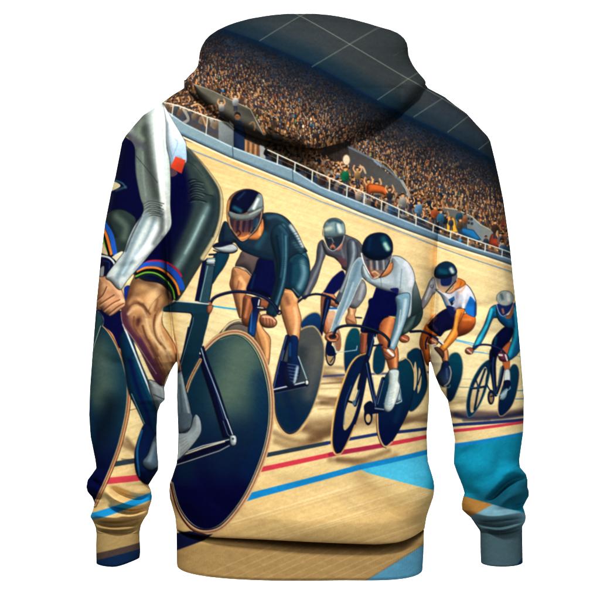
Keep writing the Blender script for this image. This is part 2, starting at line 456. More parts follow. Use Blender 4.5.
def paint_barrier():
    F()
    poly = BTOP + BBOT[::-1]
    S(poly, (122, 146, 154), smooth=False, grad=(180, 120, 500, 270, (100, 132, 154)))
    cl = _last[0]
    Ln([(x, y + 1.0) for x, y in BTOP], 1.0, (186, 206, 212), a=.9, smooth=False)
    Ln([(x, y - 0.4) for x, y in BBOT], 2.2, (78, 112, 136), a=.8, smooth=False, blur=1.5)
    for x in (233, 292.5): Ln([(x, np.interp(x, *np.array(BTOP).T)), (x + .6, np.interp(x, *np.array(BBOT).T))], .9, (50, 70, 84), smooth=False, a=.8)
    Ln([(x, y + 0.9) for x, y in BBOT], 1.5, (60, 62, 60), a=.85, smooth=False)
    Ln([(x, y + 2.6) for x, y in BBOT], 1.6, (248, 238, 205), a=.95, smooth=False)
    Ln([(x, y + 5.0) for x, y in BBOT], 3.0, (200, 160, 100), a=.5, smooth=False, blur=3)
    # glass screen, rails and posts
    S([(161.7, 102), (180, 107), (208, 118), (219, 122), (219, 141), (200, 133), (180, 123), (168, 111)], (120, 120, 116), smooth=False, a=.22)
    S([(219, 122), (228, 124), (234, 130), (234, 148), (219, 141)], (124, 132, 130), smooth=False, grad=(219, 122, 234, 148, (96, 104, 104)))
    rail = [(161, 102), (180, 107), (208, 118), (228, 124), (234, 130)]
    Ln(rail, 1.1, (226, 222, 200), smooth=False)
    for x, y in ((174, 105), (208, 118)): Ln([(x, y), (x - 1.5, np.interp(x, *np.array(BTOP).T) + 1)], .9, (206, 204, 186), smooth=False)
    rail = [(268, 151), (318, 174), (350, 188), (360, 192), (408, 214), (447, 231), (483, 243.6), (512, 253)]
    Ln(rail, 1.1, (222, 220, 200), smooth=False)
    Ln([(x, y + 4.5) for x, y in rail], .5, (160, 170, 170), a=.6, smooth=False)
    for x in np.arange(278, 512, 17.2):
        yt = np.interp(x, *np.array(rail).T)
        Ln([(x, yt), (x - .6, np.interp(x, *np.array(BTOP).T) + 1)], 1.1, (214, 212, 192), smooth=False)
    # thin blue line round the wall
    Ln([(186, 148), (191.7, 150.8), (250, 174), (290, 189), (320, 202), (350, 213), (410, 236), (440, 248), (470, 259), (512, 272)], .9, (86, 140, 180), smooth=False)
    Ln([(186, 149.4), (250, 175.2), (320, 203.4), (410, 237.4), (512, 273.4)], .5, (120, 110, 90), a=.5, smooth=False)

def paint_floor():
    floor_seams()
    F()
    # soft floor shadows drawn in the picture, and one cloth fold's shade
    for pts, w, a in [([(300, 425), (350, 420), (400, 418)], 12, .45), ([(318, 372), (340, 378), (352, 384)], 9, .5), ([(300, 405), (345, 398)], 5, .4),
                      ([(310, 395), (352, 400)], 4, .4), ([(330, 458), (370, 462), (395, 455)], 6, .35), ([(275, 432), (300, 440), (340, 430)], 6, .4)]:
        Ln(pts, w, (104, 70, 44), blur=w * 1.1, a=min(a * 1.35, .8))
    Ln([(318, 376), (352, 374), (430, 372)], 2.2, (52, 60, 120), a=.75); Ln([(320, 383), (352, 381)], 2.0, (120, 80, 50), a=.6)
    for y in (388, 398, 408): Ln([(318, y), (352, y - 1)], 1.6, (140, 104, 66), a=.45, blur=2)
    Ln([(440, 415), (470, 413), (500, 414), (530, 410)], 7, (70, 52, 60), blur=6, a=.8); Ln([(405, 418), (430, 414)], 5, (104, 74, 50), blur=6, a=.6); Ln([(446, 404), (470, 400)], 3, (120, 90, 60), blur=4, a=.5)
    Ln([(360, 470), (372, 495), (410, 512)], 12, (140, 100, 50), blur=26, a=.30)  # shade of the diagonal cloth fold, painted into the print
    for pts, w, a in [([(312, 436), (330, 428), (350, 424)], 9, .55), ([(305, 428), (326, 432), (345, 420)], 7, .5), ([(322, 402), (340, 404), (352, 400)], 5, .55), ([(338, 458), (362, 458), (388, 450)], 5, .5),
                      ([(395, 424), (412, 420), (428, 420)], 5, .6), ([(318, 366), (352, 368)], 4, .45), ([(400, 440), (428, 436)], 3, .35), ([(120, 440), (138, 452)], 6, .5), ([(276, 440), (296, 446), (320, 438)], 6, .45)]:
        Ln(pts, w, (92, 60, 36), blur=w * .9, a=a)
    # bands
    Ln([(100, 466), (138, 459.5)], 5.2, (48, 66, 74), smooth=False); Ln([(100, 481), (140, 477)], 6.4, (214, 64, 78), smooth=False)
    Ln([(84, 519), (118, 508), (156, 494)], 7.2, (24, 142, 204)); 
    Ln([(250, 457), (260, 455.0), (327, 441.7)], 4.6, (44, 60, 74), taper=(5, 3.8), smooth=False)
    Ln([(325, 442), (377, 433), (427, 428.5), (460, 424), (530, 419)], 3.2, (34, 54, 112), smooth=False)
    Ln([(250, 470.5), (260, 468.3), (343, 450.5), (427, 436.5), (455, 430.5), (530, 421)], 5, (214, 58, 74), taper=(5.6, 2.6), smooth=False)
    Ln([(330, 453), (385, 444)], 4.6, (150, 30, 70), a=.6, smooth=False)
    S([(360, 468), (427, 453), (455, 444), (530, 433), (540, 520), (463, 497), (433, 489.5), (367, 471.5)], (72, 182, 214), smooth=False,
      grad=(430, 440, 452, 446, (16, 140, 172)))
    Ln([(470, 512), (500, 500), (530, 484)], 24, (20, 78, 98), blur=26, a=.85)
    Ln([(236, 499), (260, 492), (300, 481.5), (360, 465.5), (427, 451.7), (456, 445), (530, 432)], 6, (20, 134, 200), taper=(7.4, 3.2), smooth=False)
    Ln([(168, 490), (180, 497)], 8, (24, 134, 200), smooth=False)
    # floor on the sleeve end and the apron round the hem
    S([(455, 494), (464, 496), (492, 503.5), (466, 518), (455, 520)], (158, 112, 54), smooth=False)
    S([(492, 503.5), (540, 517), (540, 600), (470, 600), (466, 518)], (108, 150, 164), smooth=False, grad=(500, 512, 498, 532, (70, 96, 104)))
    S([(515, 566), (524, 555), (540, 552), (540, 590), (515, 590)], (20, 60, 110), smooth=False)
    S([(160, 542), (440, 542), (440, 600), (160, 600)], (158, 126, 78), smooth=False, a=.85, blur=6)
    for i in range(16):
        x = 165 + i * 17 + rng.rand() * 6; y = 590; x2 = min(x + 130, 428)
        Ln([(x, y), (x2, y - (x2 - x) * .44)], .5, (206, 186, 140), a=.5, smooth=False)
    S([(364, 579.5), (426, 542.5), (450, 530), (450, 600), (350, 600), (350, 588)], (84, 144, 172), smooth=False)
    Ln([(350, 588), (364, 579.5), (426, 542.5)], .9, (130, 110, 76), smooth=False)
    S([(160, 536), (190, 530), (214, 532), (205, 539), (177, 550), (160, 556)], (12, 20, 62), smooth=False)
    S([(84, 518), (160, 518), (160, 580), (84, 580)], (158, 132, 84), smooth=False, a=.85, blur=8)
    S([(88, 555), (145, 541), (145, 575), (88, 575)], (82, 66, 60), smooth=False)
    S([(88, 562), (142, 548), (145, 575), (88, 575)], (16, 44, 84), smooth=False)

NV = (6, 14, 58); NVL = (30, 60, 120); TAN = (196, 156, 104); INK = (18, 18, 34)
SK = (206, 142, 92); SKD = (132, 74, 44); SKL = (238, 196, 146)

def tube(pts, w, col=NV, hi=(90, 130, 170), smooth=True, taper=None):
    Ln(pts, w, col, smooth=smooth, taper=taper)
    q = [(x - w * .18, y - w * .18) for x, y in pts]
    Ln(q, w * .16, hi, a=.75, smooth=smooth)

def rider_far():                                            # rider at the far right, teal suit
    F(455, 340, 7.5)
    Ln([(0, 5), (60, 18), (130, 40)], 7, (90, 160, 200)); Ln([(140, 85), (250, 103)], 7, (90, 160, 200)); Ln([(430, 110), (500, 128)], 5, (110, 150, 170))
    for y, c in ((378, (60, 130, 180)), (440, (60, 120, 170))): Ln([(440, y), (540, y)], 7, c, smooth=False)
    Ln([(20, 350), (90, 352)], 5, (120, 140, 150), a=.7); Ln([(0, 425), (80, 425)], 4, (130, 130, 120), a=.6)
    Ln([(0, 560), (100, 580), (330, 575), (540, 545)], 34, (34, 38, 72), blur=30, a=.85)
    Ln([(60, 600), (250, 590)], 20, (60, 50, 60), blur=20, a=.6)
    S([(410, 200), (435, 178), (462, 190), (478, 240), (472, 320), (450, 420), (415, 500), (365, 555), (330, 565), (315, 530), (318, 450), (340, 360), (380, 260)], (4, 60, 88), line=TAN, lw=.5,
      grad=(450, 200, 340, 560, (2, 26, 66)))
    S([(390, 360), (378, 420), (350, 448), (326, 440), (330, 405), (360, 370)], (120, 150, 160), line=INK)
    for q in range(4): Ln([(330 + q * 14, 440 - q * 12), (350 + q * 12, 400 - q * 10)], 3, (210, 220, 220), a=.7)
    ring = S([(250, 145), (190, 185), (130, 280), (95, 380), (80, 480), (88, 560), (105, 575), (140, 545), (190, 460), (225, 370), (250, 270), (262, 190)], (6, 44, 70), line=(60, 120, 140), lw=.4)
    S([(215, 200), (165, 280), (125, 370), (108, 470), (115, 540), (150, 510), (185, 430), (215, 330), (232, 240)], (214, 194, 150), grad=(200, 250, 130, 520, (190, 164, 118)))
    for e in ((218, 215), (118, 360), (140, 520), (215, 345)): Ln([(168, 355), e], 17, (6, 34, 62), smooth=False)
    Ln([(150, 290), (172, 380)], 10, (6, 34, 62)); E(168, 352, 13, 18, (20, 60, 90))
    S([(258, 70), (312, 80), (298, 170), (300, 300), (305, 408), (285, 404), (268, 300), (250, 170)], NV, line=INK); H([(290, 90), (275, 200), (290, 390)], 8, (40, 90, 130))
    tube([(355, 200), (330, 320), (300, 405)], 26, (6, 18, 50)); Ln([(335, 200), (315, 320)], 8, (70, 100, 110), a=.8)
    Ln([(300, 405), (340, 410), (408, 360), (405, 240)], 6, (160, 190, 190), smooth=False, a=.8)
    E(262, 425, 27, 56, (4, 24, 60)); E(264, 430, 13, 36, (150, 110, 70)); tube([(300, 400), (262, 420)], 12)
    Ln([(258, 380), (225, 300), (262, 170)], 11, (6, 40, 66))
    S([(350, 150), (400, 146), (400, 220), (378, 238), (362, 205)], (190, 98, 48), line=SKD)
    S([(370, 225), (402, 225), (405, 300), (372, 308), (362, 290)], (206, 214, 210), line=(90, 100, 110)); S([(358, 305), (405, 300), (408, 345), (365, 352)], (8, 20, 58))
    F(455, 280, 7.5)
    S([(370, 350), (310, 400), (275, 450), (265, 500), (270, 560), (300, 575), (350, 510), (400, 460), (430, 400), (430, 350)], (4, 10, 60), line=INK); H([(300, 430), (290, 480)], 18, (10, 80, 110), a=.8)
    S([(345, 525), (405, 462), (412, 500), (395, 580), (360, 590)], (186, 96, 52), line=SKD)
    S([(310, 188), (262, 205), (238, 255), (205, 345), (160, 425), (130, 490), (118, 530), (150, 512), (182, 478), (210, 432), (242, 365), (275, 290), (310, 280), (350, 240)], (12, 120, 160), line=INK)
    H([(265, 220), (235, 330), (180, 430), (150, 490)], 20, (60, 200, 220), a=.8); H([(285, 240), (250, 330), (215, 420)], 14, (8, 60, 110), a=.7)
    S([(305, 190), (345, 250), (400, 262), (436, 180), (468, 190), (480, 320), (486, 440), (500, 500), (460, 560), (400, 602), (380, 594), (400, 520), (425, 440), (432, 370), (375, 352), (310, 285)], (14, 104, 160), line=INK)
    H([(450, 220), (455, 330), (450, 430), (400, 560)], 30, (40, 190, 215), a=.75); H([(430, 260), (440, 350)], 18, (8, 50, 110)); H([(340, 280), (380, 320)], 22, (10, 60, 120), a=.6)
    S([(365, 275), (400, 262), (435, 190), (438, 230), (415, 280), (392, 292)], (160, 90, 60))
    S([(305, 185), (322, 240), (352, 270), (398, 244), (430, 190), (425, 165), (320, 175)], (20, 40, 110), line=(220, 220, 210), lw=.35)
    Ln([(350, 220), (356, 245)], 16, (176, 108, 72), blur=14)
    E(371, 136, 68, 56, (150, 160, 152), line=(90, 96, 100)); H([(340, 110), (350, 140)], 22, (70, 90, 96)); H([(395, 110), (400, 150)], 26, (244, 246, 236)); Ln([(305, 180), (320, 110)], 4, (220, 200, 160), a=.7)
    tube([(118, 535), (140, 500), (190, 483), (250, 486), (300, 500), (345, 525), (375, 558)], 15, (8, 20, 66))
    E(100, 530, 32, 25, (150, 80, 56), line=(60, 30, 30)); Ln([(85, 520), (115, 545)], 10, (210, 170, 150), blur=8)
    S([(315, 545), (350, 540), (392, 570), (380, 606), (330, 600)], (120, 50, 70), line=INK); Ln([(325, 560), (345, 562)], 14, (230, 225, 220), blur=5); Ln([(372, 560), (385, 600)], 12, (225, 225, 220), blur=5)

def rider_orange():                                         # second from right, orange and white
    F(400, 310, 7.5)
    Ln([(410, 220), (545, 250)], 9, (80, 160, 205)); Ln([(545, 312), (620, 318)], 7, (80, 160, 205)); Ln([(460, 515), (530, 515)], 5, (120, 130, 140), a=.6); Ln([(440, 575), (560, 578)], 5, (90, 100, 120), a=.7)
    S([(362, 350), (395, 318), (432, 322), (457, 365), (465, 430), (455, 510), (428, 590), (400, 660), (370, 690), (350, 660), (345, 560), (350, 440)], (4, 74, 94), line=(150, 140, 110), lw=.45, grad=(400, 340, 400, 640, (2, 40, 76)))
    # front wheel, a deep rim with openings
    S([(45, 345), (75, 300), (110, 282), (145, 292), (172, 350), (195, 450), (205, 580), (150, 700), (80, 760), (50, 700), (70, 500)], (4, 52, 84), line=TAN, lw=.5)
    S([(112, 385), (98, 440), (92, 520), (100, 600), (118, 560), (124, 470)], (206, 180, 128))
    S([(140, 430), (132, 520), (128, 620), (150, 580), (158, 500)], (200, 176, 128))
    Ln([(150, 300), (175, 400), (190, 520)], 12, (6, 16, 50)); Ln([(130, 560), (165, 440)], 8, (6, 16, 50))
    # legs
    S([(200, 105), (165, 160), (146, 220), (146, 270), (165, 310), (185, 380), (205, 415), (232, 410), (225, 340), (212, 260), (225, 210), (285, 190), (270, 175), (230, 150)], (190, 96, 36), line=(80, 36, 24))
    H([(200, 130), (230, 165)], 18, (232, 130, 50)); H([(160, 220), (175, 330)], 14, (120, 56, 34))
    S([(205, 120), (235, 78), (285, 25), (345, -10), (400, 0), (405, 120), (375, 142), (330, 160), (298, 196), (270, 180), (235, 150)], (10, 12, 62), line=INK)
    H([(240, 110), (270, 150)], 20, (60, 50, 90), a=.7)
    S([(200, 120), (230, 80), (262, 48), (275, 60), (240, 100), (215, 125)], (120, 60, 40), a=.5)
    S([(420, 70), (470, 30), (520, 28), (552, 50), (556, 92), (540, 136), (500, 172), (452, 192), (415, 196), (395, 160)], (200, 98, 38), line=(80, 36, 20), form=.8, grad=(480, 60, 470, 185, (140, 60, 30)))
    H([(430, 170), (500, 160), (545, 110)], 12, (110, 46, 26), a=.7, blur=16)
    H([(470, 72), (520, 70)], 16, (240, 150, 78), a=.7, blur=24)
    Ln([(262, 30), (190, 110), (165, 165)], 8, (224, 120, 44), a=.9)
    # shin and shoe
    S([(225, 260), (262, 262), (285, 320), (300, 390), (295, 440), (270, 470), (245, 420), (225, 340)], (196, 184, 150), blur=4)
    S([(272, 285), (300, 290), (345, 290), (357, 340), (352, 388), (318, 388), (305, 340)], (190, 112, 66), line=(80, 40, 30)); H([(335, 300), (345, 370)], 12, (236, 170, 120))
    S([(316, 390), (354, 384), (368, 420), (382, 462), (376, 530), (335, 572), (295, 556), (272, 500), (300, 445)], (18, 36, 84), line=INK, grad=(330, 400, 340, 560, (54, 74, 108)))
    Ln([(366, 420), (378, 470), (362, 540), (330, 568)], 7, (196, 196, 176), a=.85); H([(345, 440), (350, 510)], 14, (80, 110, 150), a=.7); Ln([(300, 575), (360, 580), (372, 560)], 6, (120, 130, 120))
    # arm to the bar
    S([(395, -10), (450, -20), (478, 0), (455, 60), (425, 130), (425, 195), (352, 280), (312, 314), (288, 292), (335, 225), (388, 135), (402, 60)], (214, 122, 44), line=(90, 40, 20))
    H([(425, 10), (410, 100), (400, 160), (330, 270)], 22, (246, 178, 80), a=.75); H([(400, 40), (392, 120)], 8, (120, 50, 24), a=.7); H([(455, 20), (430, 100)], 8, (130, 60, 30), a=.7)
    E(248, 234, 38, 30, (176, 110, 74), line=(70, 34, 24)); Ln([(230, 220), (265, 240)], 8, (230, 180, 140), blur=5)
    tube([(75, 160), (150, 158), (215, 180), (268, 212), (305, 250)], 17, (8, 16, 54))
    Ln([(290, 225), (318, 250)], 14, (226, 222, 214)); Ln([(200, 250), (235, 262), (265, 255)], 8, (226, 222, 210)); Ln([(205, 205), (190, 245), (192, 290)], 12, (14, 26, 80))
    S([(255, 285), (285, 280), (322, 318), (315, 360), (290, 330)], (96, 56, 44), line=INK)
    F(405, 250, 7.5)
    S([(215, 208), (182, 236), (160, 290), (120, 380), (108, 432), (128, 444), (165, 402), (200, 342), (228, 305)], (172, 176, 184), line=(60, 60, 76), grad=(170, 260, 120, 430, (140, 138, 150)))
    H([(200, 240), (150, 370)], 12, (220, 222, 226)); Ln([(195, 262), (185, 275), (205, 285), (212, 262)], 5, (60, 60, 70), a=.8)
    S([(225, 295), (268, 345), (305, 430), (345, 505), (372, 470), (380, 440), (440, 442), (455, 475), (515, 500), (527, 450), (520, 370), (482, 290), (440, 252), (400, 245), (330, 320), (280, 310)], (206, 208, 216), line=INK)
    cl = _last[0]
    S([(222, 300), (262, 330), (300, 400), (330, 470), (350, 510), (310, 440), (270, 370), (235, 330)], (24, 100, 176), clip=cl, raw=True)
    S([(318, 372), (362, 345), (372, 385), (345, 420)], (34, 90, 150), clip=cl, raw=True, smooth=False); S([(330, 390), (352, 372), (356, 410), (340, 416)], (20, 34, 60), clip=cl, raw=True, smooth=False); Ln([(355, 395), (372, 375)], 4, (230, 200, 120))
    Ln([(310, 430), (345, 500)], 8, (200, 60, 50)); S([(305, 420), (380, 440), (372, 500), (345, 520)], (16, 28, 84), clip=cl, raw=True)
    S([(470, 370), (484, 348), (522, 395), (535, 460), (525, 530), (470, 490), (438, 480), (450, 420)], (20, 112, 200), clip=cl, raw=True); S([(515, 400), (540, 400), (540, 540), (510, 520)], (24, 60, 130), blur=2, clip=cl, raw=True)
    H([(385, 320), (375, 440)], 26, (146, 140, 160), a=.8); H([(445, 300), (430, 430)], 20, (244, 244, 246), a=.9)
    Ln([(445, 262), (425, 300), (395, 318)], 12, (214, 128, 60), blur=16, a=.7)
    S([(372, 215), (425, 226), (446, 252), (415, 280), (375, 300), (335, 325), (305, 318), (350, 285)], (204, 110, 36), line=(100, 50, 20), grad=(420, 230, 330, 320, (206, 160, 120)))
    Ln([(415, 240), (400, 280), (370, 295)], 8, (170, 80, 20), blur=8)
    S([(222, 195), (262, 212), (310, 205), (378, 176), (382, 225), (340, 285), (300, 322), (262, 312), (235, 272)], (92, 92, 104), line=(196, 190, 170), lw=.35, grad=(290, 210, 280, 320, (188, 150, 110)))
    S([(265, 215), (305, 210), (345, 200), (335, 260), (290, 272), (265, 260)], (16, 36, 92)); Ln([(375, 235), (300, 318)], 8, (14, 20, 40))
    S([(218, 190), (225, 140), (255, 105), (305, 88), (355, 108), (380, 150), (378, 180), (345, 200), (290, 215), (240, 212)], (10, 44, 76), line=INK)
    H([(260, 160), (300, 170)], 34, (14, 90, 110), a=.8); H([(340, 145), (350, 165)], 26, (214, 226, 210), a=.85); H([(250, 195), (350, 190)], 14, (6, 16, 44))

def rider_grey():                                           # behind the pair, grey suit
    F(290, 280, 7.5)
    # wheels
    S([(76, 335), (105, 282), (150, 248), (195, 240), (228, 262), (240, 320), (220, 440), (170, 470), (110, 420)], (14, 60, 110), line=(206, 172, 108), lw=.9, grad=(150, 260, 170, 420, (10, 36, 80)))
    F(320, 300, 6)
    S([(175, 180), (200, 165), (228, 175), (240, 220), (240, 330), (228, 430), (190, 500), (150, 440), (140, 340), (150, 240)], (6, 74, 90), line=TAN, lw=.6, grad=(200, 200, 190, 440, (4, 34, 80)))
    S([(322, 300), (312, 390), (320, 430), (345, 446), (378, 420), (392, 350), (396, 290), (360, 250)], (4, 56, 84), line=TAN, lw=.5)
    Ln([(210, 104), (245, 106)], 9, (20, 30, 60))
    F(290, 280, 7.5)
    S([(245, 95), (320, 105), (360, 180), (340, 205), (300, 195), (275, 235), (285, 300), (300, 360), (262, 400), (236, 330), (230, 220), (232, 140)], (196, 120, 80), line=(90, 50, 40))
    H([(260, 110), (245, 250)], 16, (130, 70, 50))
    S([(275, 235), (330, 232), (345, 300), (380, 420), (375, 520), (340, 520), (310, 430), (285, 330)], (206, 160, 124), grad=(290, 240, 360, 500, (150, 96, 70)))
    Ln([(288, 216), (348, 216)], 24, (30, 96, 170), smooth=False); Ln([(288, 224), (348, 224)], 8, (222, 226, 220), smooth=False)
    S([(432, 190), (470, 180), (492, 215), (482, 262), (492, 330), (428, 332), (414, 290), (432, 245)], (200, 140, 96), line=(90, 50, 30)); H([(455, 205), (460, 250)], 18, (236, 190, 140)); H([(425, 290), (480, 320)], 12, (130, 70, 50))
    S([(500, 10), (540, 0), (564, 40), (565, 105), (530, 172), (486, 212), (430, 190), (446, 130), (480, 60)], (118, 120, 124), line=(50, 50, 60)); H([(545, 40), (520, 140)], 22, (170, 170, 172)); H([(490, 80), (450, 170)], 16, (80, 84, 92))
    S([(395, -70), (410, 20), (340, 98), (320, 108), (250, 94), (264, 66), (290, 20), (330, -30)], (8, 14, 80), line=(160, 130, 110), lw=.3)
    F(290, 210, 7.5)
    S([(248, 232), (215, 250), (202, 300), (190, 395), (140, 490), (108, 575), (88, 640), (110, 670), (140, 640), (172, 590), (205, 520), (240, 400), (266, 325)], (82, 86, 96), line=(46, 46, 56))
    H([(245, 260), (225, 390), (170, 520), (120, 630)], 16, (128, 130, 134)); 
    S([(240, 238), (264, 330), (330, 362), (378, 408), (392, 442), (440, 460), (490, 420), (545, 330), (545, 285), (505, 232), (445, 203), (400, 197), (360, 290), (310, 308)], (86, 86, 94), line=(40, 40, 50))
    H([(290, 320), (350, 350)], 22, (66, 66, 76)); H([(500, 250), (535, 310)], 16, (60, 66, 74)); H([(380, 290), (400, 360)], 14, (110, 110, 122))
    S([(350, 355), (420, 380), (425, 425), (390, 420)], (110, 60, 70), a=.7)
    S([(425, 262), (428, 400), (404, 520), (372, 600), (335, 690), (360, 700), (395, 650), (440, 530), (490, 400), (505, 310), (480, 235), (450, 225)], (80, 92, 104), line=(40, 44, 54))
    H([(470, 250), (475, 340), (440, 460), (380, 610)], 18, (158, 166, 168), a=.8); H([(440, 290), (435, 400)], 10, (50, 60, 74))
    S([(345, 285), (388, 240), (388, 275), (360, 305)], (176, 96, 70))
    S([(250, 200), (290, 215), (350, 200), (402, 185), (388, 250), (342, 300), (310, 308), (275, 275)], (34, 44, 58), line=(206, 206, 196), lw=.4)
    Ln([(305, 285), (318, 270), (332, 286)], 16, (186, 116, 80), blur=12); Ln([(318, 250), (316, 272)], 7, (150, 90, 64), blur=6); Ln([(308, 285), (332, 285)], 6, (110, 50, 40)); Ln([(310, 215), (325, 245)], 6, (120, 130, 140)); Ln([(275, 215), (285, 240)], 6, (20, 24, 36))
    S([(246, 150), (262, 100), (300, 70), (350, 68), (395, 95), (410, 145), (405, 190), (350, 205), (290, 212), (248, 200)], (120, 144, 146), line=(50, 60, 66))
    H([(290, 90), (330, 80), (380, 100)], 24, (34, 62, 74)); H([(270, 150), (300, 140)], 26, (190, 196, 170)); H([(360, 120), (375, 165)], 26, (206, 216, 208), a=.9); H([(265, 190), (340, 190)], 12, (80, 110, 116)); H([(340, 110), (345, 180)], 14, (60, 100, 106), a=.7)
    Ln([(247, 140), (252, 205), (275, 275)], 5, (206, 180, 120))
    F(290, 280, 7.5)
    tube([(60, 165), (110, 128), (190, 106), (270, 120), (325, 146), (360, 178)], 17, (8, 16, 44), hi=(60, 90, 120))
    S([(262, 140), (302, 138), (295, 200), (262, 300), (238, 415), (215, 430), (238, 300)], (8, 18, 60), line=INK); H([(285, 150), (245, 330)], 6, (60, 100, 160))
    Ln([(300, 440), (290, 480), (275, 555)], 40, (6, 18, 60)); Ln([(330, 470), (345, 542), (495, 522), (500, 492)], 6, (150, 176, 186), smooth=False)
    Ln([(290, 480), (262, 600)], 6, (180, 160, 110), a=.7)
    F(320, 300, 6)
    E(62, 330, 30, 62, (8, 18, 44)); E(62, 330, 23, 52, (170, 136, 90)); S([(50, 250), (85, 300), (90, 330), (45, 330), (40, 290)], (4, 16, 56))
    Ln([(95, 320), (60, 370)], 7, (30, 50, 70))

def rider_white():                                          # centre, white jersey, dark helmet
    F(325, 370, 6)
    # rear disc
    P = []
    F()
    S([(402, 360), (407, 358.5), (411, 364), (413, 376), (412, 395), (408, 410), (399, 428), (391, 441), (385, 445), (380, 441), (377, 430), (376.5, 410), (380, 385), (392, 366)], (4, 62, 84), line=(8, 18, 40), lw=.4, form=0,
      grad=(404, 362, 385, 440, (2, 14, 62)))
    Ln([(376.8, 412), (377.5, 430), (381, 441.5), (385.5, 445.5), (391.5, 441)], 1.5, TAN); Ln([(375.8, 412), (376.4, 431), (380.5, 443.5), (385.5, 447)], .6, (70, 40, 30))
    Ln([(398, 361), (404, 357.6), (410, 362), (413.6, 372)], 1.0, TAN)
    F(325, 370, 6)
    H([(460, 180), (420, 300)], 30, (10, 50, 86), a=.6)
    # legs behind the bar
    F(320, 300, 6)
    S([(245, 195), (292, 195), (276, 260), (268, 316), (238, 316), (240, 250)], (170, 92, 60), line=(70, 30, 30)); H([(255, 210), (250, 300)], 10, (120, 54, 44))
    # front wheel: deep rim ring
    F()
    outer = [(365, 353.5), (356, 357), (349, 366), (343, 381), (338, 396), (334, 412), (331.6, 430), (331.6, 444), (335, 452.5), (340, 452.5), (346, 443), (354.5, 424), (361, 403), (366, 378), (368, 362)]
    inner = [(359, 373), (354, 383), (348.5, 398), (344, 412), (342.6, 426), (345.5, 429), (352, 420), (358, 402), (361, 385), (361.5, 374)]
    S(outer, (4, 30, 74), line=(14, 14, 30), lw=.4, form=.12, grad=(360, 360, 336, 450, (2, 12, 60)))
    Ln(outer[:10], 1.7, (208, 166, 96)); Ln([(x + 1.4, y) for x, y in outer[:9]], .7, (60, 40, 24)); Ln(outer[8:12], 1.2, (190, 140, 80))
    S(inner, (214, 196, 150), line=(8, 10, 40), lw=.4, form=0, grad=(358, 380, 346, 425, (190, 164, 112)))
    F(325, 370, 6)
    Ln([(130, 180), (182, 196)], 13, (14, 18, 34)); Ln([(155, 92), (120, 190), (112, 320)], 6, (60, 100, 140), a=.6)
    tube([(240, -10), (215, 90), (178, 205)], 20, (6, 20, 60), hi=(150, 190, 200), smooth=False); Ln([(205, 20), (168, 180)], 4, (180, 160, 110), a=.8, smooth=False)
    E(172, 192, 11, 16, (70, 100, 120))
    # frame
    F(320, 300, 6)
    S([(285, 198), (332, 196), (318, 260), (296, 340), (268, 410), (240, 520), (222, 520), (250, 400), (278, 300)], (8, 20, 66), line=INK); H([(320, 210), (290, 330)], 6, (60, 110, 160))
    tube([(280, 380), (298, 480), (325, 600), (332, 640)], 28, (6, 16, 54), smooth=True); tube([(375, 470), (350, 560), (330, 640)], 24, (6, 16, 50))
    F(325, 370, 6)
    S([(232, 205), (270, 180), (300, 215), (350, 225), (345, 250), (290, 258), (262, 262), (236, 250)], (6, 14, 50)); E(256, 270, 26, 56, (6, 14, 46)); E(256, 284, 15, 26, (186, 156, 104))
    Ln([(298, 225), (350, 232)], 8, (140, 160, 170), smooth=False, a=.8); Ln([(350, 198), (430, 196), (456, 184), (440, 60)], 6, (170, 196, 196), smooth=False)
    Ln([(285, 40), (300, 215)], 4, (90, 130, 160), smooth=False, a=.7); Ln([(350, 60), (312, 200)], 4, (150, 180, 190), smooth=False, a=.7)
    # near leg
    F(320, 300, 6)
    S([(410, 92), (442, 98), (445, 160), (430, 215), (462, 290), (466, 360), (456, 418), (418, 422), (398, 370), (378, 310), (345, 235), (340, 205), (352, 148), (376, 112)], (196, 108, 60), line=(80, 40, 30))
    H([(425, 110), (405, 170), (395, 230)], 26, (232, 150, 88), a=.8); H([(360, 150), (352, 220), (385, 310)], 16, (140, 66, 44)); H([(445, 300), (450, 400)], 14, (236, 170, 110)); H([(410, 330), (425, 410)], 12, (140, 66, 40))
    S([(408, 425), (465, 415), (472, 520), (478, 600), (395, 600), (410, 510)], (196, 208, 206), line=(60, 70, 80), grad=(410, 430, 470, 430, (150, 172, 180)))
    F(325, 370, 6)
    S([(383, 0), (438, 0), (436, 60), (446, 95), (432, 160), (402, 228), (372, 246), (352, 228), (354, 180), (374, 110), (380, 50)], (200, 212, 206), line=(50, 60, 74))
    H([(380, 90), (365, 200)], 14, (120, 150, 160)); H([(425, 80), (405, 190)], 16, (246, 248, 236)); 
    for q in range(6): Ln([(365 - q * 1, 130 + q * 17), (385, 138 + q * 17), (412 - q * 3, 128 + q * 17)], 3, (130, 150, 156), a=.6)
    F(320, 300, 6)
    # shorts
    S([(304, -10), (460, -10), (458, 60), (422, 92), (378, 112), (352, 150), (345, 200), (300, 196), (246, 190), (246, 158), (268, 98), (288, 40)], (4, 8, 70), line=INK)
    H([(300, 20), (270, 120), (255, 180)], 14, (20, 30, 110), a=.6)
    S([(412, 70), (460, 62), (452, 106), (415, 92)], (60, 100, 80)); Ln([(400, 92), (450, 106)], 6, (200, 180, 90))
    S([(520, -40), (575, 0), (606, 40), (612, 85), (590, 140), (545, 178), (495, 208), (462, 216), (475, 160), (505, 80)], (42, 68, 70), line=(16, 24, 30)); H([(560, 40), (560, 110), (510, 180)], 24, (96, 120, 112), a=.7); H([(590, 60), (560, 150)], 14, (24, 44, 54))
    for q in range(4): Ln([(530 + q * 9, 20 + q * 8), (570 + q * 6, 8 + q * 14)], 3, (24, 40, 46), a=.6)
    # torso and arms
    F(335, 220, 6.6667)
    S([(269, 450), (415, 482), (425, 640), (198, 640), (224, 571), (250, 505)], (4, 8, 70), smooth=False)
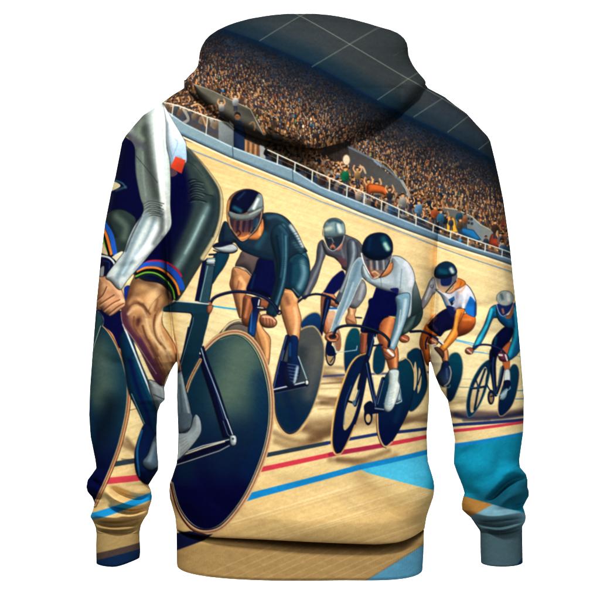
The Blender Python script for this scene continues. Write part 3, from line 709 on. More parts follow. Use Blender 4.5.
    S([(175, 255), (132, 278), (104, 335), (76, 430), (42, 530), (12, 600), (-20, 700), (-40, 770), (-10, 790), (10, 745), (50, 640), (100, 555), (150, 440), (185, 385), (240, 395), (260, 330)], (126, 152, 164), line=(226, 228, 214), lw=.35)
    H([(150, 290), (110, 420), (60, 560), (10, 680)], 26, (92, 120, 136), a=.7); H([(120, 420), (70, 560), (20, 690)], 12, (170, 190, 196), a=.8)
    S([(500, 380), (526, 402), (546, 450), (562, 505), (572, 545), (568, 600), (520, 640), (480, 640), (480, 500)], (112, 122, 122), line=(40, 46, 54), lw=.3, grad=(530, 420, 565, 590, (44, 66, 68)))
    S([(180, 380), (262, 442), (330, 468), (412, 492), (418, 560), (424, 640), (498, 640), (512, 480), (528, 400), (512, 330), (472, 275), (420, 244), (372, 250), (376, 330), (340, 370), (290, 385), (240, 390), (185, 300)], (176, 190, 194), line=(50, 60, 70))
    H([(220, 400), (300, 430), (390, 460)], 24, (140, 156, 164), a=.7); H([(300, 385), (306, 455)], 3, (70, 80, 90), a=.9); H([(395, 300), (400, 420)], 26, (140, 158, 166), a=.6)
    H([(470, 290), (505, 380), (500, 430)], 34, (228, 228, 236), a=.9); H([(440, 330), (430, 450)], 8, (110, 130, 140), a=.7)
    H([(180, 370), (230, 400)], 16, (110, 132, 144), a=.6)
    S([(362, 460), (416, 455), (414, 490), (400, 488)], (20, 26, 90))
    F(320, 300, 6)
    S([(452, -20), (458, 60), (432, 190), (405, 280), (412, 310), (440, 304), (472, 230), (512, 120), (532, 40), (530, -40)], (120, 160, 178), line=(40, 60, 70))
    H([(510, 0), (490, 120), (430, 270)], 18, (200, 216, 220), a=.85); H([(465, 20), (450, 130), (420, 240)], 10, (70, 110, 134), a=.8); H([(480, 60), (465, 170)], 5, (210, 222, 224), a=.8)
    S([(372, 292), (395, 288), (436, 300), (446, 335), (420, 352), (388, 350)], (186, 108, 72), line=(70, 34, 26)); Ln([(405, 300), (435, 330)], 14, (236, 236, 230), blur=6); Ln([(380, 325), (412, 345)], 3, (90, 40, 30)); Ln([(385, 310), (420, 335)], 3, (90, 40, 30))
    E(70, 220, 42, 30, (184, 110, 72), line=(70, 34, 26)); E(74, 218, 24, 14, (50, 28, 34)); Ln([(45, 225), (60, 240), (95, 240)], 6, (230, 160, 110))
    E(502, 232, 30, 22, (176, 92, 60), line=(70, 34, 26)); Ln([(490, 225), (520, 240)], 7, (226, 150, 110), blur=4)
    tube([(80, 210), (98, 172), (150, 153), (230, 155), (310, 175), (372, 202), (410, 242), (408, 275)], 17, (8, 16, 36), hi=(70, 110, 130))
    Ln([(315, 272), (368, 268)], 12, (10, 24, 60)); Ln([(325, 225), (330, 255)], 12, (230, 226, 200), a=.9); Ln([(540, 190), (600, 186)], 14, (10, 20, 50))
    # helmet
    F(335, 220, 6.6667)
    S([(338, 370), (372, 320), (374, 278), (378, 330), (350, 368), (292, 386), (262, 388)], (190, 110, 60)); S([(372, 285), (378, 325), (345, 368), (290, 385), (300, 350)], (208, 128, 70), line=(90, 50, 30))
    S([(174, 226), (240, 262), (300, 262), (372, 224), (366, 275), (330, 342), (292, 372), (252, 390), (226, 362), (192, 292)], (88, 86, 94), line=(222, 222, 212), lw=.4, grad=(275, 290, 250, 395, (176, 112, 74)))
    cl = _last[0]
    for x, c in ((215, (60, 60, 70)), (235, (170, 140, 120)), (255, (50, 50, 66)), (275, (170, 176, 176)), (295, (60, 70, 86)), (318, (160, 166, 166)), (340, (96, 110, 120))): Ln([(x, 268), (x + 4, 330)], 12, c, blur=10, a=.8, clip=cl)
    Ln([(218, 325), (236, 360), (250, 384)], 12, (120, 60, 44), blur=10, a=.9); Ln([(244, 352), (262, 345), (286, 362)], 9, (226, 170, 116), blur=8, a=.9); Ln([(240, 372), (256, 374)], 3, (90, 34, 30)); Ln([(205, 270), (350, 262)], 8, (30, 40, 56), blur=12, a=.7)
    Ln([(362, 275), (330, 335), (295, 378)], 7, (24, 24, 34)); Ln([(172, 225), (190, 290), (226, 360)], 7, (236, 236, 226))
    S([(178, 215), (188, 150), (225, 105), (285, 88), (340, 100), (374, 145), (380, 200), (368, 232), (325, 262), (270, 270), (215, 255)], (6, 26, 56), line=INK)
    H([(320, 130), (345, 190)], 36, (20, 100, 110), a=.8); H([(330, 165), (348, 195)], 26, (190, 220, 196), a=.85); H([(230, 130), (220, 200)], 20, (10, 50, 90), a=.6); H([(240, 250), (330, 250)], 16, (4, 14, 40))

def rider_teal():                                           # left of centre, dark teal suit
    F(205, 260, 6)
    Ln([(40, 275), (120, 287), (215, 298)], 10, (40, 160, 205)); Ln([(0, 262), (30, 266)], 10, (220, 220, 200))
    # rear disc
    F()
    S([(310, 326), (316, 328), (322, 338), (324.5, 352), (322, 374), (316, 398), (307, 418), (295, 432), (286, 433), (278, 425), (273, 408), (273, 385), (284, 345), (300, 330)], (78, 82, 80), line=(206, 170, 110), lw=.8,
      grad=(316, 350, 282, 415, (8, 40, 70)))
    H([(318, 350), (308, 395)], 8, (104, 102, 94), a=.6, blur=14); H([(302, 350), (288, 400)], 10, (40, 50, 56), a=.7); H([(285, 390), (296, 428)], 8, (6, 34, 70), a=.8)
    Ln([(273, 395), (275, 415), (281, 428), (289, 434), (298, 431), (308, 419)], 2.0, (200, 160, 104)); Ln([(274.5, 396), (277, 415), (283, 427), (290, 431.5), (298, 428)], .7, (80, 50, 34))
    F(205, 260, 6)
    # small arc of the front wheel
    S([(90, 450), (120, 405), (155, 372), (205, 358), (250, 372), (268, 410), (262, 450), (180, 440)], (104, 94, 84), line=(40, 34, 30)); Ln([(100, 445), (125, 405), (160, 376), (205, 362), (250, 376)], 9, (206, 186, 140)); Ln([(122, 430), (160, 392), (210, 382), (250, 396)], 5, (40, 34, 30))
    # far leg
    S([(180, 45), (275, 88), (262, 150), (250, 190), (245, 240), (225, 330), (210, 345), (190, 280), (170, 200), (152, 150), (160, 105)], (190, 130, 84), line=(80, 44, 30)); H([(170, 100), (170, 180), (205, 300)], 14, (110, 64, 44)); H([(215, 110), (240, 150), (230, 180)], 20, (236, 180, 120), a=.85); H([(205, 130), (195, 175)], 8, (130, 80, 54))
    S([(240, 215), (300, 225), (345, 235), (390, 260), (372, 300), (330, 310), (300, 380), (262, 400), (225, 370), (228, 290)], (150, 84, 54), line=(70, 36, 30)); H([(265, 240), (245, 340)], 16, (200, 126, 84))
    S([(300, 330), (330, 320), (345, 400), (390, 460), (394, 510), (384, 620), (360, 620), (310, 500), (290, 440), (290, 380)], (196, 136, 84), line=(70, 40, 30)); H([(320, 380), (370, 480), (375, 580)], 14, (234, 176, 112)); H([(305, 400), (335, 500), (365, 590)], 8, (120, 70, 44))
    F(205, 180, 6)
    S([(238, 428), (345, 470), (300, 560), (278, 575), (235, 530), (186, 520), (205, 470)], (104, 84, 80), line=(40, 34, 36), grad=(240, 440, 230, 560, (84, 74, 74))); Ln([(190, 522), (240, 532), (280, 572)], 6, (150, 140, 130))
    F(205, 260, 6)
    S([(330, -10), (430, -20), (435, 80), (412, 170), (400, 225), (330, 206), (255, 185), (268, 130), (300, 60)], (6, 12, 66), line=(20, 16, 30)); H([(300, 90), (280, 170)], 12, (10, 50, 90), a=.7)
    # near thigh and calf
    F()
    S([(288, 245), (296, 234), (304.7, 250), (309.3, 263), (308, 276), (302, 290), (298, 296), (291, 291), (284, 288), (283, 262)], (26, 84, 104), line=(20, 36, 50))
    H([(301, 258), (303, 275), (298, 290)], 7, (150, 184, 190), a=.85); H([(290, 262), (288, 284)], 5, (10, 60, 84), a=.8)
    F(205, 260, 6)
    S([(480, 168), (530, 172), (565, 215), (556, 262), (576, 345), (572, 410), (560, 488), (512, 492), (490, 420), (464, 335), (452, 262), (462, 215)], (206, 140, 88), line=(80, 44, 30))
    H([(490, 230), (500, 260)], 26, (120, 70, 50), a=.7); H([(530, 190), (545, 240)], 16, (240, 190, 136)); H([(540, 290), (550, 380), (535, 470)], 18, (244, 196, 140), a=.8); H([(475, 300), (500, 400), (520, 480)], 12, (140, 84, 54)); H([(480, 190), (530, 200)], 8, (230, 170, 110))
    # arm
    S([(415, -20), (498, -20), (492, 90), (465, 200), (446, 275), (425, 338), (385, 326), (372, 300), (396, 225), (425, 120), (430, 40)], (22, 62, 78), line=(14, 24, 40))
    H([(478, 10), (465, 110), (430, 250)], 16, (64, 120, 134)); H([(440, 40), (430, 140), (400, 260)], 10, (8, 40, 70)); H([(486, 40), (470, 140), (440, 270)], 4, (150, 190, 196), a=.7)
    S([(330, 352), (358, 326), (402, 335), (432, 372), (412, 402), (362, 402), (338, 385)], (196, 132, 96), line=(70, 40, 30))
    for q in range(4): Ln([(352 + q * 17, 352 + q * 5), (348 + q * 17, 396)], 3, (110, 60, 44), a=.8)
    Ln([(365, 340), (405, 355)], 12, (236, 190, 156), blur=8)
    tube([(32, 268), (58, 228), (120, 202), (200, 190), (290, 200), (360, 226), (410, 262), (440, 308)], 19, (10, 16, 48), hi=(70, 90, 130))
    E(446, 314, 16, 16, (10, 16, 48)); E(446, 314, 8, 8, (190, 160, 120)); Ln([(30, 262), (35, 300), (20, 325)], 22, (170, 100, 60)); Ln([(28, 280), (22, 320)], 5, (90, 50, 30))
    S([(282, 228), (334, 232), (326, 300), (312, 380), (298, 455), (262, 440), (270, 350), (290, 290)], (10, 18, 64), line=INK, grad=(300, 240, 285, 440, (16, 70, 140))); Ln([(328, 240), (322, 270)], 7, (220, 224, 210)); Ln([(315, 290), (372, 296)], 12, (20, 30, 60)); Ln([(318, 284), (350, 288)], 5, (220, 220, 200)); H([(285, 300), (275, 430)], 6, (60, 130, 200))
    # torso
    F(205, 180, 6)
    S([(132, 255), (104, 285), (86, 380), (150, 392), (182, 378), (225, 425), (340, 472), (415, 486), (470, 500), (520, 480), (590, 440), (612, 430), (590, 395), (550, 312), (492, 236), (425, 204), (345, 212), (350, 300), (260, 360), (200, 350)], (28, 50, 68), line=(12, 20, 36))
    H([(110, 300), (110, 370)], 16, (8, 24, 50)); H([(200, 380), (300, 440), (400, 470)], 26, (14, 44, 70), a=.8); H([(380, 230), (440, 225), (490, 270)], 22, (52, 96, 112), a=.7); H([(360, 330), (320, 400)], 34, (40, 92, 108), a=.6)
    H([(410, 320), (415, 440)], 14, (8, 36, 60), a=.8); H([(515, 280), (555, 340), (585, 400)], 20, (196, 208, 204), a=.85); H([(535, 380), (580, 430)], 24, (60, 96, 108), a=.8)
    for q in range(8): H([(510 + q * 3, 330 + q * 15), (560 + q * 4, 310 + q * 17)], 3, (12, 36, 50), a=.7, blur=3)
    S([(425, 290), (418, 400), (414, 500), (440, 640), (492, 640), (502, 500), (508, 380), (500, 290), (465, 250)], (30, 62, 80), form=.5)
    H([(470, 280), (478, 400), (470, 560)], 22, (70, 130, 142), a=.8); H([(435, 330), (432, 480)], 10, (10, 48, 72), a=.8)
    F(217, 176, 3.947)
    S([(282, 335), (318, 308), (350, 322), (364, 350), (366, 385), (356, 430), (338, 464), (320, 482), (296, 452), (268, 440), (274, 390)], (24, 70, 90), line=(14, 22, 36), form=.5)
    H([(338, 340), (344, 390), (326, 440)], 20, (120, 158, 168), a=.75, blur=22); H([(290, 350), (286, 430)], 14, (8, 36, 66), a=.8, blur=14); H([(300, 446), (322, 470)], 5, (150, 170, 170), a=.5)
    for q in range(5): H([(300, 330 + q * 5), (330, 318 + q * 7), (360, 335 + q * 6)], 2, (10, 34, 52), a=.5, blur=3)
    S([(238, 196), (262, 200), (284, 240), (288, 290), (280, 345), (274, 420), (256, 480), (232, 532), (212, 552), (196, 540), (212, 500), (228, 440), (236, 380), (232, 330), (214, 262), (216, 220)], (24, 58, 78), line=(10, 18, 34), lw=.25, form=.6)
    H([(272, 240), (272, 330), (262, 420), (236, 505)], 7, (96, 146, 158), a=.75, blur=9); H([(236, 240), (248, 330), (244, 410), (220, 500)], 9, (6, 26, 48), a=.8, blur=12); H([(258, 230), (262, 320), (252, 400)], 6, (46, 96, 112), a=.7, blur=8)
    H([(250, 200), (280, 235)], 12, (60, 96, 112), a=.6, blur=14)
    for q in range(6): H([(240 + q, 330 + q * 7), (272, 322 + q * 8)], 1.5, (8, 30, 50), a=.4, blur=3)
    F(205, 260, 6)
    S([(330, 352), (345, 328), (385, 330), (428, 362), (424, 392), (398, 404), (362, 402), (338, 385)], (176, 112, 78), line=(60, 32, 26), form=.7)
    for pts in ([(350, 345), (352, 398)], [(368, 345), (372, 400)], [(388, 350), (392, 400)], [(404, 358), (410, 394)]): H(pts, 4, (84, 44, 34), a=.85, blur=3)
    H([(350, 340), (400, 345), (420, 365)], 8, (240, 196, 160), a=.8, blur=8)
    tube([(290, 200), (360, 226), (410, 262), (440, 308)], 19, (10, 16, 48), hi=(70, 90, 130))
    F(205, 180, 6)
    # helmet
    S([(262, 352), (320, 300), (346, 235), (354, 300), (325, 356), (285, 362)], (206, 124, 68), line=(80, 44, 30)); H([(330, 270), (330, 330)], 14, (240, 170, 100))
    S([(346, 110), (350, 200), (322, 288), (265, 348), (222, 374), (178, 335), (142, 262), (134, 180), (150, 112), (200, 72), (262, 60), (320, 78)], (150, 100, 60), line=INK)
    H([(146, 130), (140, 220), (160, 290)], 16, (206, 140, 74))
    S([(152, 226), (200, 246), (290, 236), (338, 186), (330, 255), (290, 318), (232, 368), (194, 338), (158, 282)], (58, 40, 54), line=(190, 184, 170), lw=.3, grad=(200, 265, 215, 375, (196, 112, 60)))
    cl = _last[0]
    for x, c in ((185, (104, 60, 54)), (205, (40, 26, 44)), (222, (116, 74, 74)), (240, (40, 24, 44)), (258, (80, 52, 66)), (275, (30, 24, 54)), (300, (20, 60, 90)), (318, (30, 90, 110))): Ln([(x, 240), (x - 8, 310)], 13, c, blur=9, a=.85, clip=cl)
    Ln([(190, 318), (205, 305), (215, 325), (200, 340)], 7, (60, 24, 20)); Ln([(215, 352), (240, 348), (262, 335)], 9, (236, 150, 80), blur=5); Ln([(300, 290), (280, 320)], 10, (10, 40, 60), blur=4)
    S([(152, 195), (164, 122), (200, 80), (262, 64), (322, 86), (290, 140), (252, 196), (200, 206)], (8, 14, 48), line=INK); H([(180, 170), (215, 190)], 22, (30, 110, 130), a=.8); H([(240, 80), (200, 120)], 12, (40, 70, 110), a=.6)
    S([(346, 104), (346, 168), (300, 192), (256, 197), (292, 142), (322, 90)], (120, 136, 138), line=(60, 60, 70), lw=.25); H([(320, 120), (295, 175)], 16, (246, 248, 240)); H([(275, 150), (255, 190)], 10, (90, 120, 130))
    S([(146, 192), (200, 208), (260, 206), (346, 164), (345, 188), (290, 234), (205, 246), (150, 226)], (112, 120, 116), line=(50, 56, 60), lw=.25); H([(270, 212), (335, 182)], 8, (176, 184, 176))
    # frame and shoe
    F(250, 340, 6)
    tube([(226, -20), (185, 130), (150, 285)], 30, (8, 14, 52)); Ln([(205, 60), (172, 200)], 5, (120, 150, 160), a=.7)
    S([(182, 120), (232, 130), (215, 280), (160, 285)], (6, 14, 60), smooth=False)
    Ln([(290, 95), (345, 245)], 6, (150, 180, 190), smooth=False); Ln([(140, 308), (340, 262)], 22, (10, 14, 46), smooth=False); Ln([(140, 293), (338, 246)], 7, (196, 206, 206), smooth=False); Ln([(150, 315), (335, 275)], 3, (130, 150, 160), smooth=False, a=.6)
    S([(238, -15), (286, -15), (284, 90), (300, 150), (292, 212), (262, 266), (230, 276), (208, 248), (206, 190), (228, 115)], (8, 40, 96), line=INK, grad=(250, 0, 250, 260, (16, 30, 70)))
    H([(240, 20), (240, 90)], 14, (20, 80, 140)); H([(285, 160), (268, 250)], 16, (186, 206, 206), a=.8); 
    for q in range(6): H([(225 + q * 4, 140 + q * 20), (290, 150 + q * 20)], 3, (170, 196, 204), a=.5, blur=4)
    E(341, 250, 11, 15, (214, 218, 206), line=INK)

def rider_near():                                           # the closest rider, cropped by the cloth
    # far background of the sleeve: dark gap between limbs
    F(85, 90, 6)
    S([(230, 270), (330, 350), (380, 500), (380, 760), (330, 900), (200, 1040), (0, 1040), (0, 400)], (4, 6, 54), smooth=False)
    S([(140, 545), (190, 555), (217, 578), (180, 600), (120, 610)], (216, 202, 156)); Ln([(160, 535), (225, 560), (250, 590)], 10, (60, 110, 120), blur=8, a=.8); Ln([(190, 605), (250, 585)], 14, (60, 100, 104), blur=12, a=.7)
    H([(225, 290), (300, 380)], 10, (16, 24, 80), a=.4)
    F(85, 180, 6)
    # other thigh
    S([(120, 230), (150, 192), (205, 178), (262, 194), (312, 242), (280, 320), (245, 420), (210, 460), (170, 470), (100, 400)], (44, 58, 56), line=(12, 16, 30))
    H([(190, 220), (250, 280), (240, 350)], 40, (92, 110, 96), a=.75); H([(140, 250), (190, 340)], 20, (24, 34, 44)); 
    for d, c, w in ((0, (34, 96, 206), 30), (28, (240, 130, 40), 18), (44, (10, 10, 20), 14), (58, (130, 190, 50), 12)):
        Ln([(115 - d * .3, 262 + d * 1.0), (160 - d * .9, 330 + d * .5), (185 - d * .85, 440 + d * .1)], w, c)
    S([(90, 400), (112, 385), (138, 440), (140, 470), (90, 460)], (226, 200, 150))
    S([(165, 468), (225, 430), (235, 450), (205, 490)], (220, 214, 180))
    # handlebar end
    S([(85, 455), (130, 452), (180, 478), (198, 512), (180, 548), (140, 586), (85, 600)], (10, 14, 56), line=INK); Ln([(100, 455), (150, 468), (182, 505), (165, 545), (140, 575)], 11, (226, 232, 228)); Ln([(115, 485), (150, 495), (150, 530)], 8, (30, 50, 110)); S([(95, 530), (118, 520), (112, 580), (92, 580)], (150, 150, 150))
    # timber seen between fork and leg
    F(85, 360, 6)
    S([(330, -40), (430, 60), (480, 160), (470, 330), (200, 640), (180, 700), (215, 500), (262, 300), (270, 180)], (226, 200, 140), smooth=False, a=.0)
    Ln([(255, 470), (330, 560)], 26, (96, 70, 44), blur=30, a=.6); Ln([(265, 300), (330, 285)], 5, (150, 100, 60)); Ln([(225, 590), (310, 596)], 9, (80, 70, 60), a=.6)
    # front disc
    F()
    S([(70, 330), (96, 318), (101.7, 323), (110, 330), (118, 343), (125, 360), (129.3, 380), (130, 395), (128.5, 412), (125, 428), (119, 450), (107, 480), (96, 503), (70, 505)], (18, 58, 76), smooth=True, grad=(108, 400, 100, 490, (2, 6, 60)))
    H([(98, 350), (104, 378), (100, 396)], 26, (84, 102, 88), a=.8); H([(112, 405), (104, 425), (98, 435)], 16, (6, 14, 30), a=.7, blur=26); H([(88, 400), (92, 440)], 8, (10, 60, 96), a=.7)
    rim = [(101.7, 323), (110, 331), (118, 344), (125, 361), (129.3, 380), (130, 395), (128.3, 412), (125, 428), (119, 450), (107, 480), (95, 505)]
    Ln(rim, 4.2, (36, 20, 22)); Ln(rim, 3.0, (206, 146, 96)); Ln([(x - .6, y) for x, y in rim], .8, (110, 64, 40)); Ln([(x - 2.0, y) for x, y in rim], .7, (190, 190, 150), a=.8)
    F(85, 270, 6)
    S([(70, 240), (230, 250), (240, 380), (215, 470), (170, 380), (105, 330), (60, 300)], (6, 8, 66)); Ln([(80, 255), (108, 290), (105, 330)], 16, (120, 150, 150), blur=12); S([(60, 270), (90, 260), (112, 300), (104, 332), (50, 470), (40, 420)], (40, 80, 86), line=INK); Ln([(98, 335), (50, 470)], 4, (200, 210, 180))
    S([(240, 110), (275, 95), (270, 150), (250, 190)], (20, 50, 150))
    # fork / down tube
    F(85, 360, 6)
    S([(215, -130), (270, -170), (330, -10), (395, 150), (450, 310), (440, 420), (432, 490), (410, 512), (372, 420), (320, 300), (268, 190), (245, 60)], (6, 50, 84), line=INK, smooth=True)
    H([(275, 0), (320, 170), (380, 330), (400, 460)], 24, (4, 14, 70)); H([(300, -20), (350, 120), (410, 260)], 14, (14, 84, 112), a=.8)
    Ln([(235, -215), (262, -150), (302, -50), (345, 60), (395, 190), (443, 318)], 10, (220, 228, 226)); Ln([(323, -30), (355, 55), (402, 185), (448, 300)], 4, (60, 70, 80)); Ln([(285, 200), (340, 330), (412, 500)], 5, (120, 170, 180), a=.8)
    # foot and pedal of the far side
    S([(385, 120), (430, 130), (470, 145), (484, 190), (482, 260), (440, 318), (415, 250), (395, 190)], (150, 160, 160), line=INK); H([(420, 150), (465, 170), (472, 240)], 16, (214, 218, 214)); Ln([(415, 205), (475, 235)], 6, (60, 70, 80)); H([(430, 240), (445, 300)], 14, (84, 100, 108))
    F(80, 400, 3)
    S([(200, 70), (178, 110), (166, 165), (172, 220), (195, 250), (215, 245), (238, 200), (235, 120)], (8, 30, 80), line=INK); Ln([(188, 90), (174, 150), (180, 225)], 6, (20, 90, 140)); 
    S([(222, 112), (236, 110), (238, 200), (220, 210), (196, 200), (190, 182), (205, 160)], (96, 122, 138), line=INK); H([(225, 130), (210, 180)], 10, (140, 160, 168)); Ln([(190, 195), (212, 212), (236, 200)], 5, (10, 20, 50))
    # leg
    F(85, 270, 6)
    S([(305, 10), (300, 40), (278, 90), (248, 200), (222, 250), (234, 322), (270, 382), (335, 480), (400, 620), (440, 680), (470, 690), (488, 640), (520, 600), (545, 560), (548, 470), (505, 385), (470, 325), (470, 255), (505, 215), (560, 120), (500, 20), (400, -20)], (180, 130, 84), line=(70, 40, 34), form=.9)
    cl = _last[0]
    H([(330, 30), (420, 50), (500, 120)], 50, (168, 122, 84), a=.5); H([(300, 90), (270, 190)], 26, (170, 120, 80), a=.8); H([(460, 80), (420, 160), (390, 230)], 34, (232, 190, 136), a=.8)
    H([(250, 220), (300, 190), (350, 200), (375, 250)], 14, (128, 78, 50), a=.9); H([(245, 240), (240, 320), (300, 410)], 34, (110, 56, 70), a=.9); H([(300, 230), (330, 240)], 30, (206, 150, 100), a=.8)
    H([(325, 300), (320, 330)], 18, (90, 40, 40), a=.9); H([(300, 280), (300, 340), (345, 400)], 10, (120, 66, 44), a=.8); H([(360, 300), (400, 380), (430, 430)], 34, (226, 180, 124), a=.85)
    H([(385, 250), (410, 200), (460, 150)], 8, (136, 90, 56), a=.9); H([(445, 230), (420, 300), (425, 370), (470, 470)], 10, (140, 90, 56), a=.8); H([(480, 230), (450, 300), (455, 370), (520, 500)], 18, (244, 212, 160), a=.85)
    H([(390, 420), (460, 540), (480, 640)], 14, (120, 74, 50), a=.8); H([(340, 430), (400, 540), (440, 660)], 50, (74, 30, 74), a=.9); H([(300, 410), (350, 500), (400, 600)], 16, (90, 96, 84), a=.7); H([(500, 430), (535, 520)], 16, (236, 190, 130), a=.8); H([(430, 440), (480, 560)], 10, (226, 176, 120), a=.7)
    H([(285, 120), (262, 190), (240, 240)], 30, (110, 68, 44), a=.8, blur=36); H([(360, 90), (400, 120), (390, 190)], 40, (224, 178, 124), a=.6, blur=50)
    H([(330, 200), (365, 245), (372, 300), (410, 380), (440, 470)], 16, (96, 58, 38), a=.75, blur=20); H([(345, 190), (300, 160), (270, 200)], 16, (222, 176, 124), a=.6, blur=22)
    H([(395, 300), (425, 390), (470, 500), (510, 590)], 20, (236, 196, 140), a=.8, blur=22); H([(455, 400), (490, 480), (530, 560)], 14, (110, 66, 42), a=.8, blur=16)
    H([(350, 400), (400, 500), (450, 620)], 22, (96, 52, 50), a=.6, blur=26); H([(440, 180), (425, 240)], 14, (120, 76, 46), a=.7, blur=16)
    Ln([(505, 80), (512, 200), (540, 420)], 8, (30, 20, 16), a=.45, blur=12)  # painted shade of the crease between left sleeve and body
    F(80, 275, 3.896)
    def G(p, w, c, al, bl): Ln(p, w, c, a=al, blur=bl, clip=cl)
    G([(200, 20), (265, 30), (345, 75)], 26, (104, 72, 48), .75, 34); G([(225, 60), (205, 110)], 26, (150, 108, 72), .6, 30)
    G([(298, 60), (276, 112)], 30, (208, 168, 118), .6, 40); G([(340, 90), (318, 140)], 14, (120, 84, 54), .6, 18)
    G([(173, 135), (186, 205), (232, 268), (272, 335), (312, 405)], 40, (82, 40, 62), .8, 36)
    G([(262, 172), (300, 262), (334, 340)], 44, (150, 104, 66), .45, 50); G([(210, 40), (190, 90), (176, 130)], 18, (104, 66, 44), .7, 22)
    G([(185, 138), (212, 112), (248, 116), (276, 152)], 6, (92, 58, 38), .8, 8); G([(192, 152), (218, 128), (244, 130), (260, 160)], 9, (216, 176, 130), .8, 12)
    G([(214, 178), (238, 222)], 18, (122, 72, 50), .7, 22); E(234, 176, 8, 12, (74, 38, 32), blur=8, a=.9, raw=True)
    G([(262, 172), (276, 222), (302, 262), (334, 305)], 11, (236, 200, 146), .85, 15); G([(248, 198), (262, 242), (290, 292), (322, 352)], 7, (84, 50, 36), .85, 9)
    G([(322, 148), (302, 190), (314, 242), (350, 292)], 9, (242, 208, 154), .85, 12); G([(296, 156), (290, 200), (300, 244), (318, 270)], 6, (96, 60, 38), .8, 8)
    G([(278, 282), (300, 332), (322, 386)], 9, (84, 46, 40), .8, 12); G([(340, 292), (356, 332)], 9, (232, 192, 140), .8, 12); G([(232, 218), (262, 268), (290, 320)], 7, (190, 140, 100), .6, 12)
    G([(310, 320), (332, 362)], 6, (200, 152, 106), .7, 8); Ln([(164, 145), (172, 192), (216, 254), (262, 324), (300, 384)], 2.2, (206, 186, 160), a=.7, blur=2)
    F(85, 270, 6)
    # hand
    S([(75, 60), (110, 40), (160, 40), (212, 92), (242, 165), (245, 212), (205, 245), (160, 272), (118, 252), (98, 232), (66, 222)], (208, 148, 104), line=(70, 40, 34))
    H([(150, 60), (205, 120), (230, 180)], 24, (244, 196, 150), a=.85); H([(80, 120), (90, 200)], 20, (150, 94, 60), a=.8); H([(120, 90), (150, 110)], 22, (232, 180, 130), a=.7)
    for pts in ([(72, 180), (110, 150), (135, 100)], [(92, 205), (150, 168), (180, 150)], [(118, 240), (170, 200), (215, 178)], [(150, 262), (200, 222), (238, 200)]):
        Ln(pts, 7, (110, 62, 42), a=.9); Ln([(x + 4, y + 9) for x, y in pts], 7, (240, 190, 146), a=.5, blur=6)
    # bike frame behind the near leg
    F(150, 240, 6)
    S([(395, 85), (475, 80), (455, 150), (410, 215), (375, 265), (370, 190)], (10, 60, 84), line=INK)
    S([(382, 48), (400, 20), (470, 10), (500, 20), (470, 40)], (14, 20, 50)); S([(386, 48), (430, 44), (500, 28), (528, 58), (490, 76), (430, 72)], (172, 180, 180), line=(30, 36, 50)); Ln([(385, 65), (440, 80), (500, 80), (525, 66)], 7, (14, 18, 40))
    S([(318, 130), (350, 110), (345, 200), (300, 370), (272, 366)], (10, 14, 56), smooth=False)
    S([(345, 110), (397, 108), (390, 190), (372, 290), (352, 384), (296, 372), (325, 250)], (48, 78, 90), smooth=False, grad=(340, 120, 380, 380, (40, 76, 90))); Ln([(352, 150), (318, 300), (305, 366)], 5, (120, 160, 160)); Ln([(392, 150), (380, 240), (358, 370)], 6, (14, 30, 50))
    S([(345, 112), (396, 108), (392, 158), (342, 152)], (150, 168, 168), smooth=False, line=(30, 40, 50)); Ln([(345, 128), (393, 126)], 5, (240, 244, 236)); Ln([(342, 146), (390, 146)], 5, (16, 24, 40)); Ln([(360, 90), (400, 88)], 12, (16, 26, 60))
    S([(85, 402), (160, 362), (355, 384), (372, 400), (345, 520), (312, 640), (222, 640), (262, 470), (262, 448), (230, 435), (80, 426)], (26, 62, 78), smooth=False, grad=(120, 380, 300, 600, (10, 56, 80)))
    Ln([(158, 366), (250, 374), (355, 384)], 6, (206, 214, 208), smooth=False); Ln([(90, 428), (232, 436), (256, 446), (258, 470), (215, 640)], 6, (14, 16, 50), smooth=True); Ln([(266, 455), (268, 470), (228, 640)], 3.5, (130, 170, 176), a=.8); Ln([(100, 404), (160, 376)], 4, (10, 20, 40))
    S([(350, 395), (380, 392), (378, 412), (360, 440), (346, 430)], (170, 100, 66), line=(70, 36, 26))
    Ln([(118, 455), (165, 475), (200, 500)], 1, (0, 0, 0), a=0)
    # near (rear) disc
    F()
    disc = [(236, 330), (250, 335), (262, 350), (270, 372), (274, 400), (272.5, 430), (264, 462), (248, 497), (226, 525), (207, 532.5), (190, 527), (176, 509), (168, 482), (164, 440), (172, 404), (188, 370), (203, 349), (219, 334)]
    S(disc, (20, 56, 74), line=(40, 24, 20), lw=.5, form=0, grad=(225, 385, 215, 500, (2, 2, 52)))
    H([(243, 352), (236, 372), (228, 392)], 46, (104, 122, 98), a=.75, blur=46); H([(262, 380), (264, 430), (250, 470)], 18, (0, 40, 84), a=.5); H([(200, 370), (192, 420), (185, 470)], 22, (6, 46, 60), a=.5); H([(235, 440), (225, 460)], 30, (8, 40, 66), a=.5)
    cdisc = _last[0]
    for q in range(9): Ln([(215, 352 + q * 6), (250, 345 + q * 7), (266, 356 + q * 8)], .4, (90, 116, 106), a=.12, clip=cdisc)
    r2 = [(172, 404), (188, 371), (203.5, 350.5), (219.5, 336), (236, 331.6), (249.5, 336.6), (261, 351.5), (268.8, 373), (272.6, 400), (271, 430), (262.8, 461), (246.8, 496), (225.4, 523.6), (207, 531), (191, 526), (177.5, 508.5), (170, 482)]
    Ln(r2, 4.2, (204, 164, 116)); Ln(r2, 1.3, (120, 66, 52)); Ln([(x, y) for x, y in spline(np.array(r2, float), False, 2)], .4, (236, 214, 160), a=.5)
    r3 = [(219.7, 339.5), (236, 335), (247.5, 340), (258, 354), (265.4, 375), (269.3, 400), (267.8, 429), (260, 459), (244.5, 493.5), (224, 520), (207, 527.5), (192.5, 522.5), (180, 506), (173, 482)]
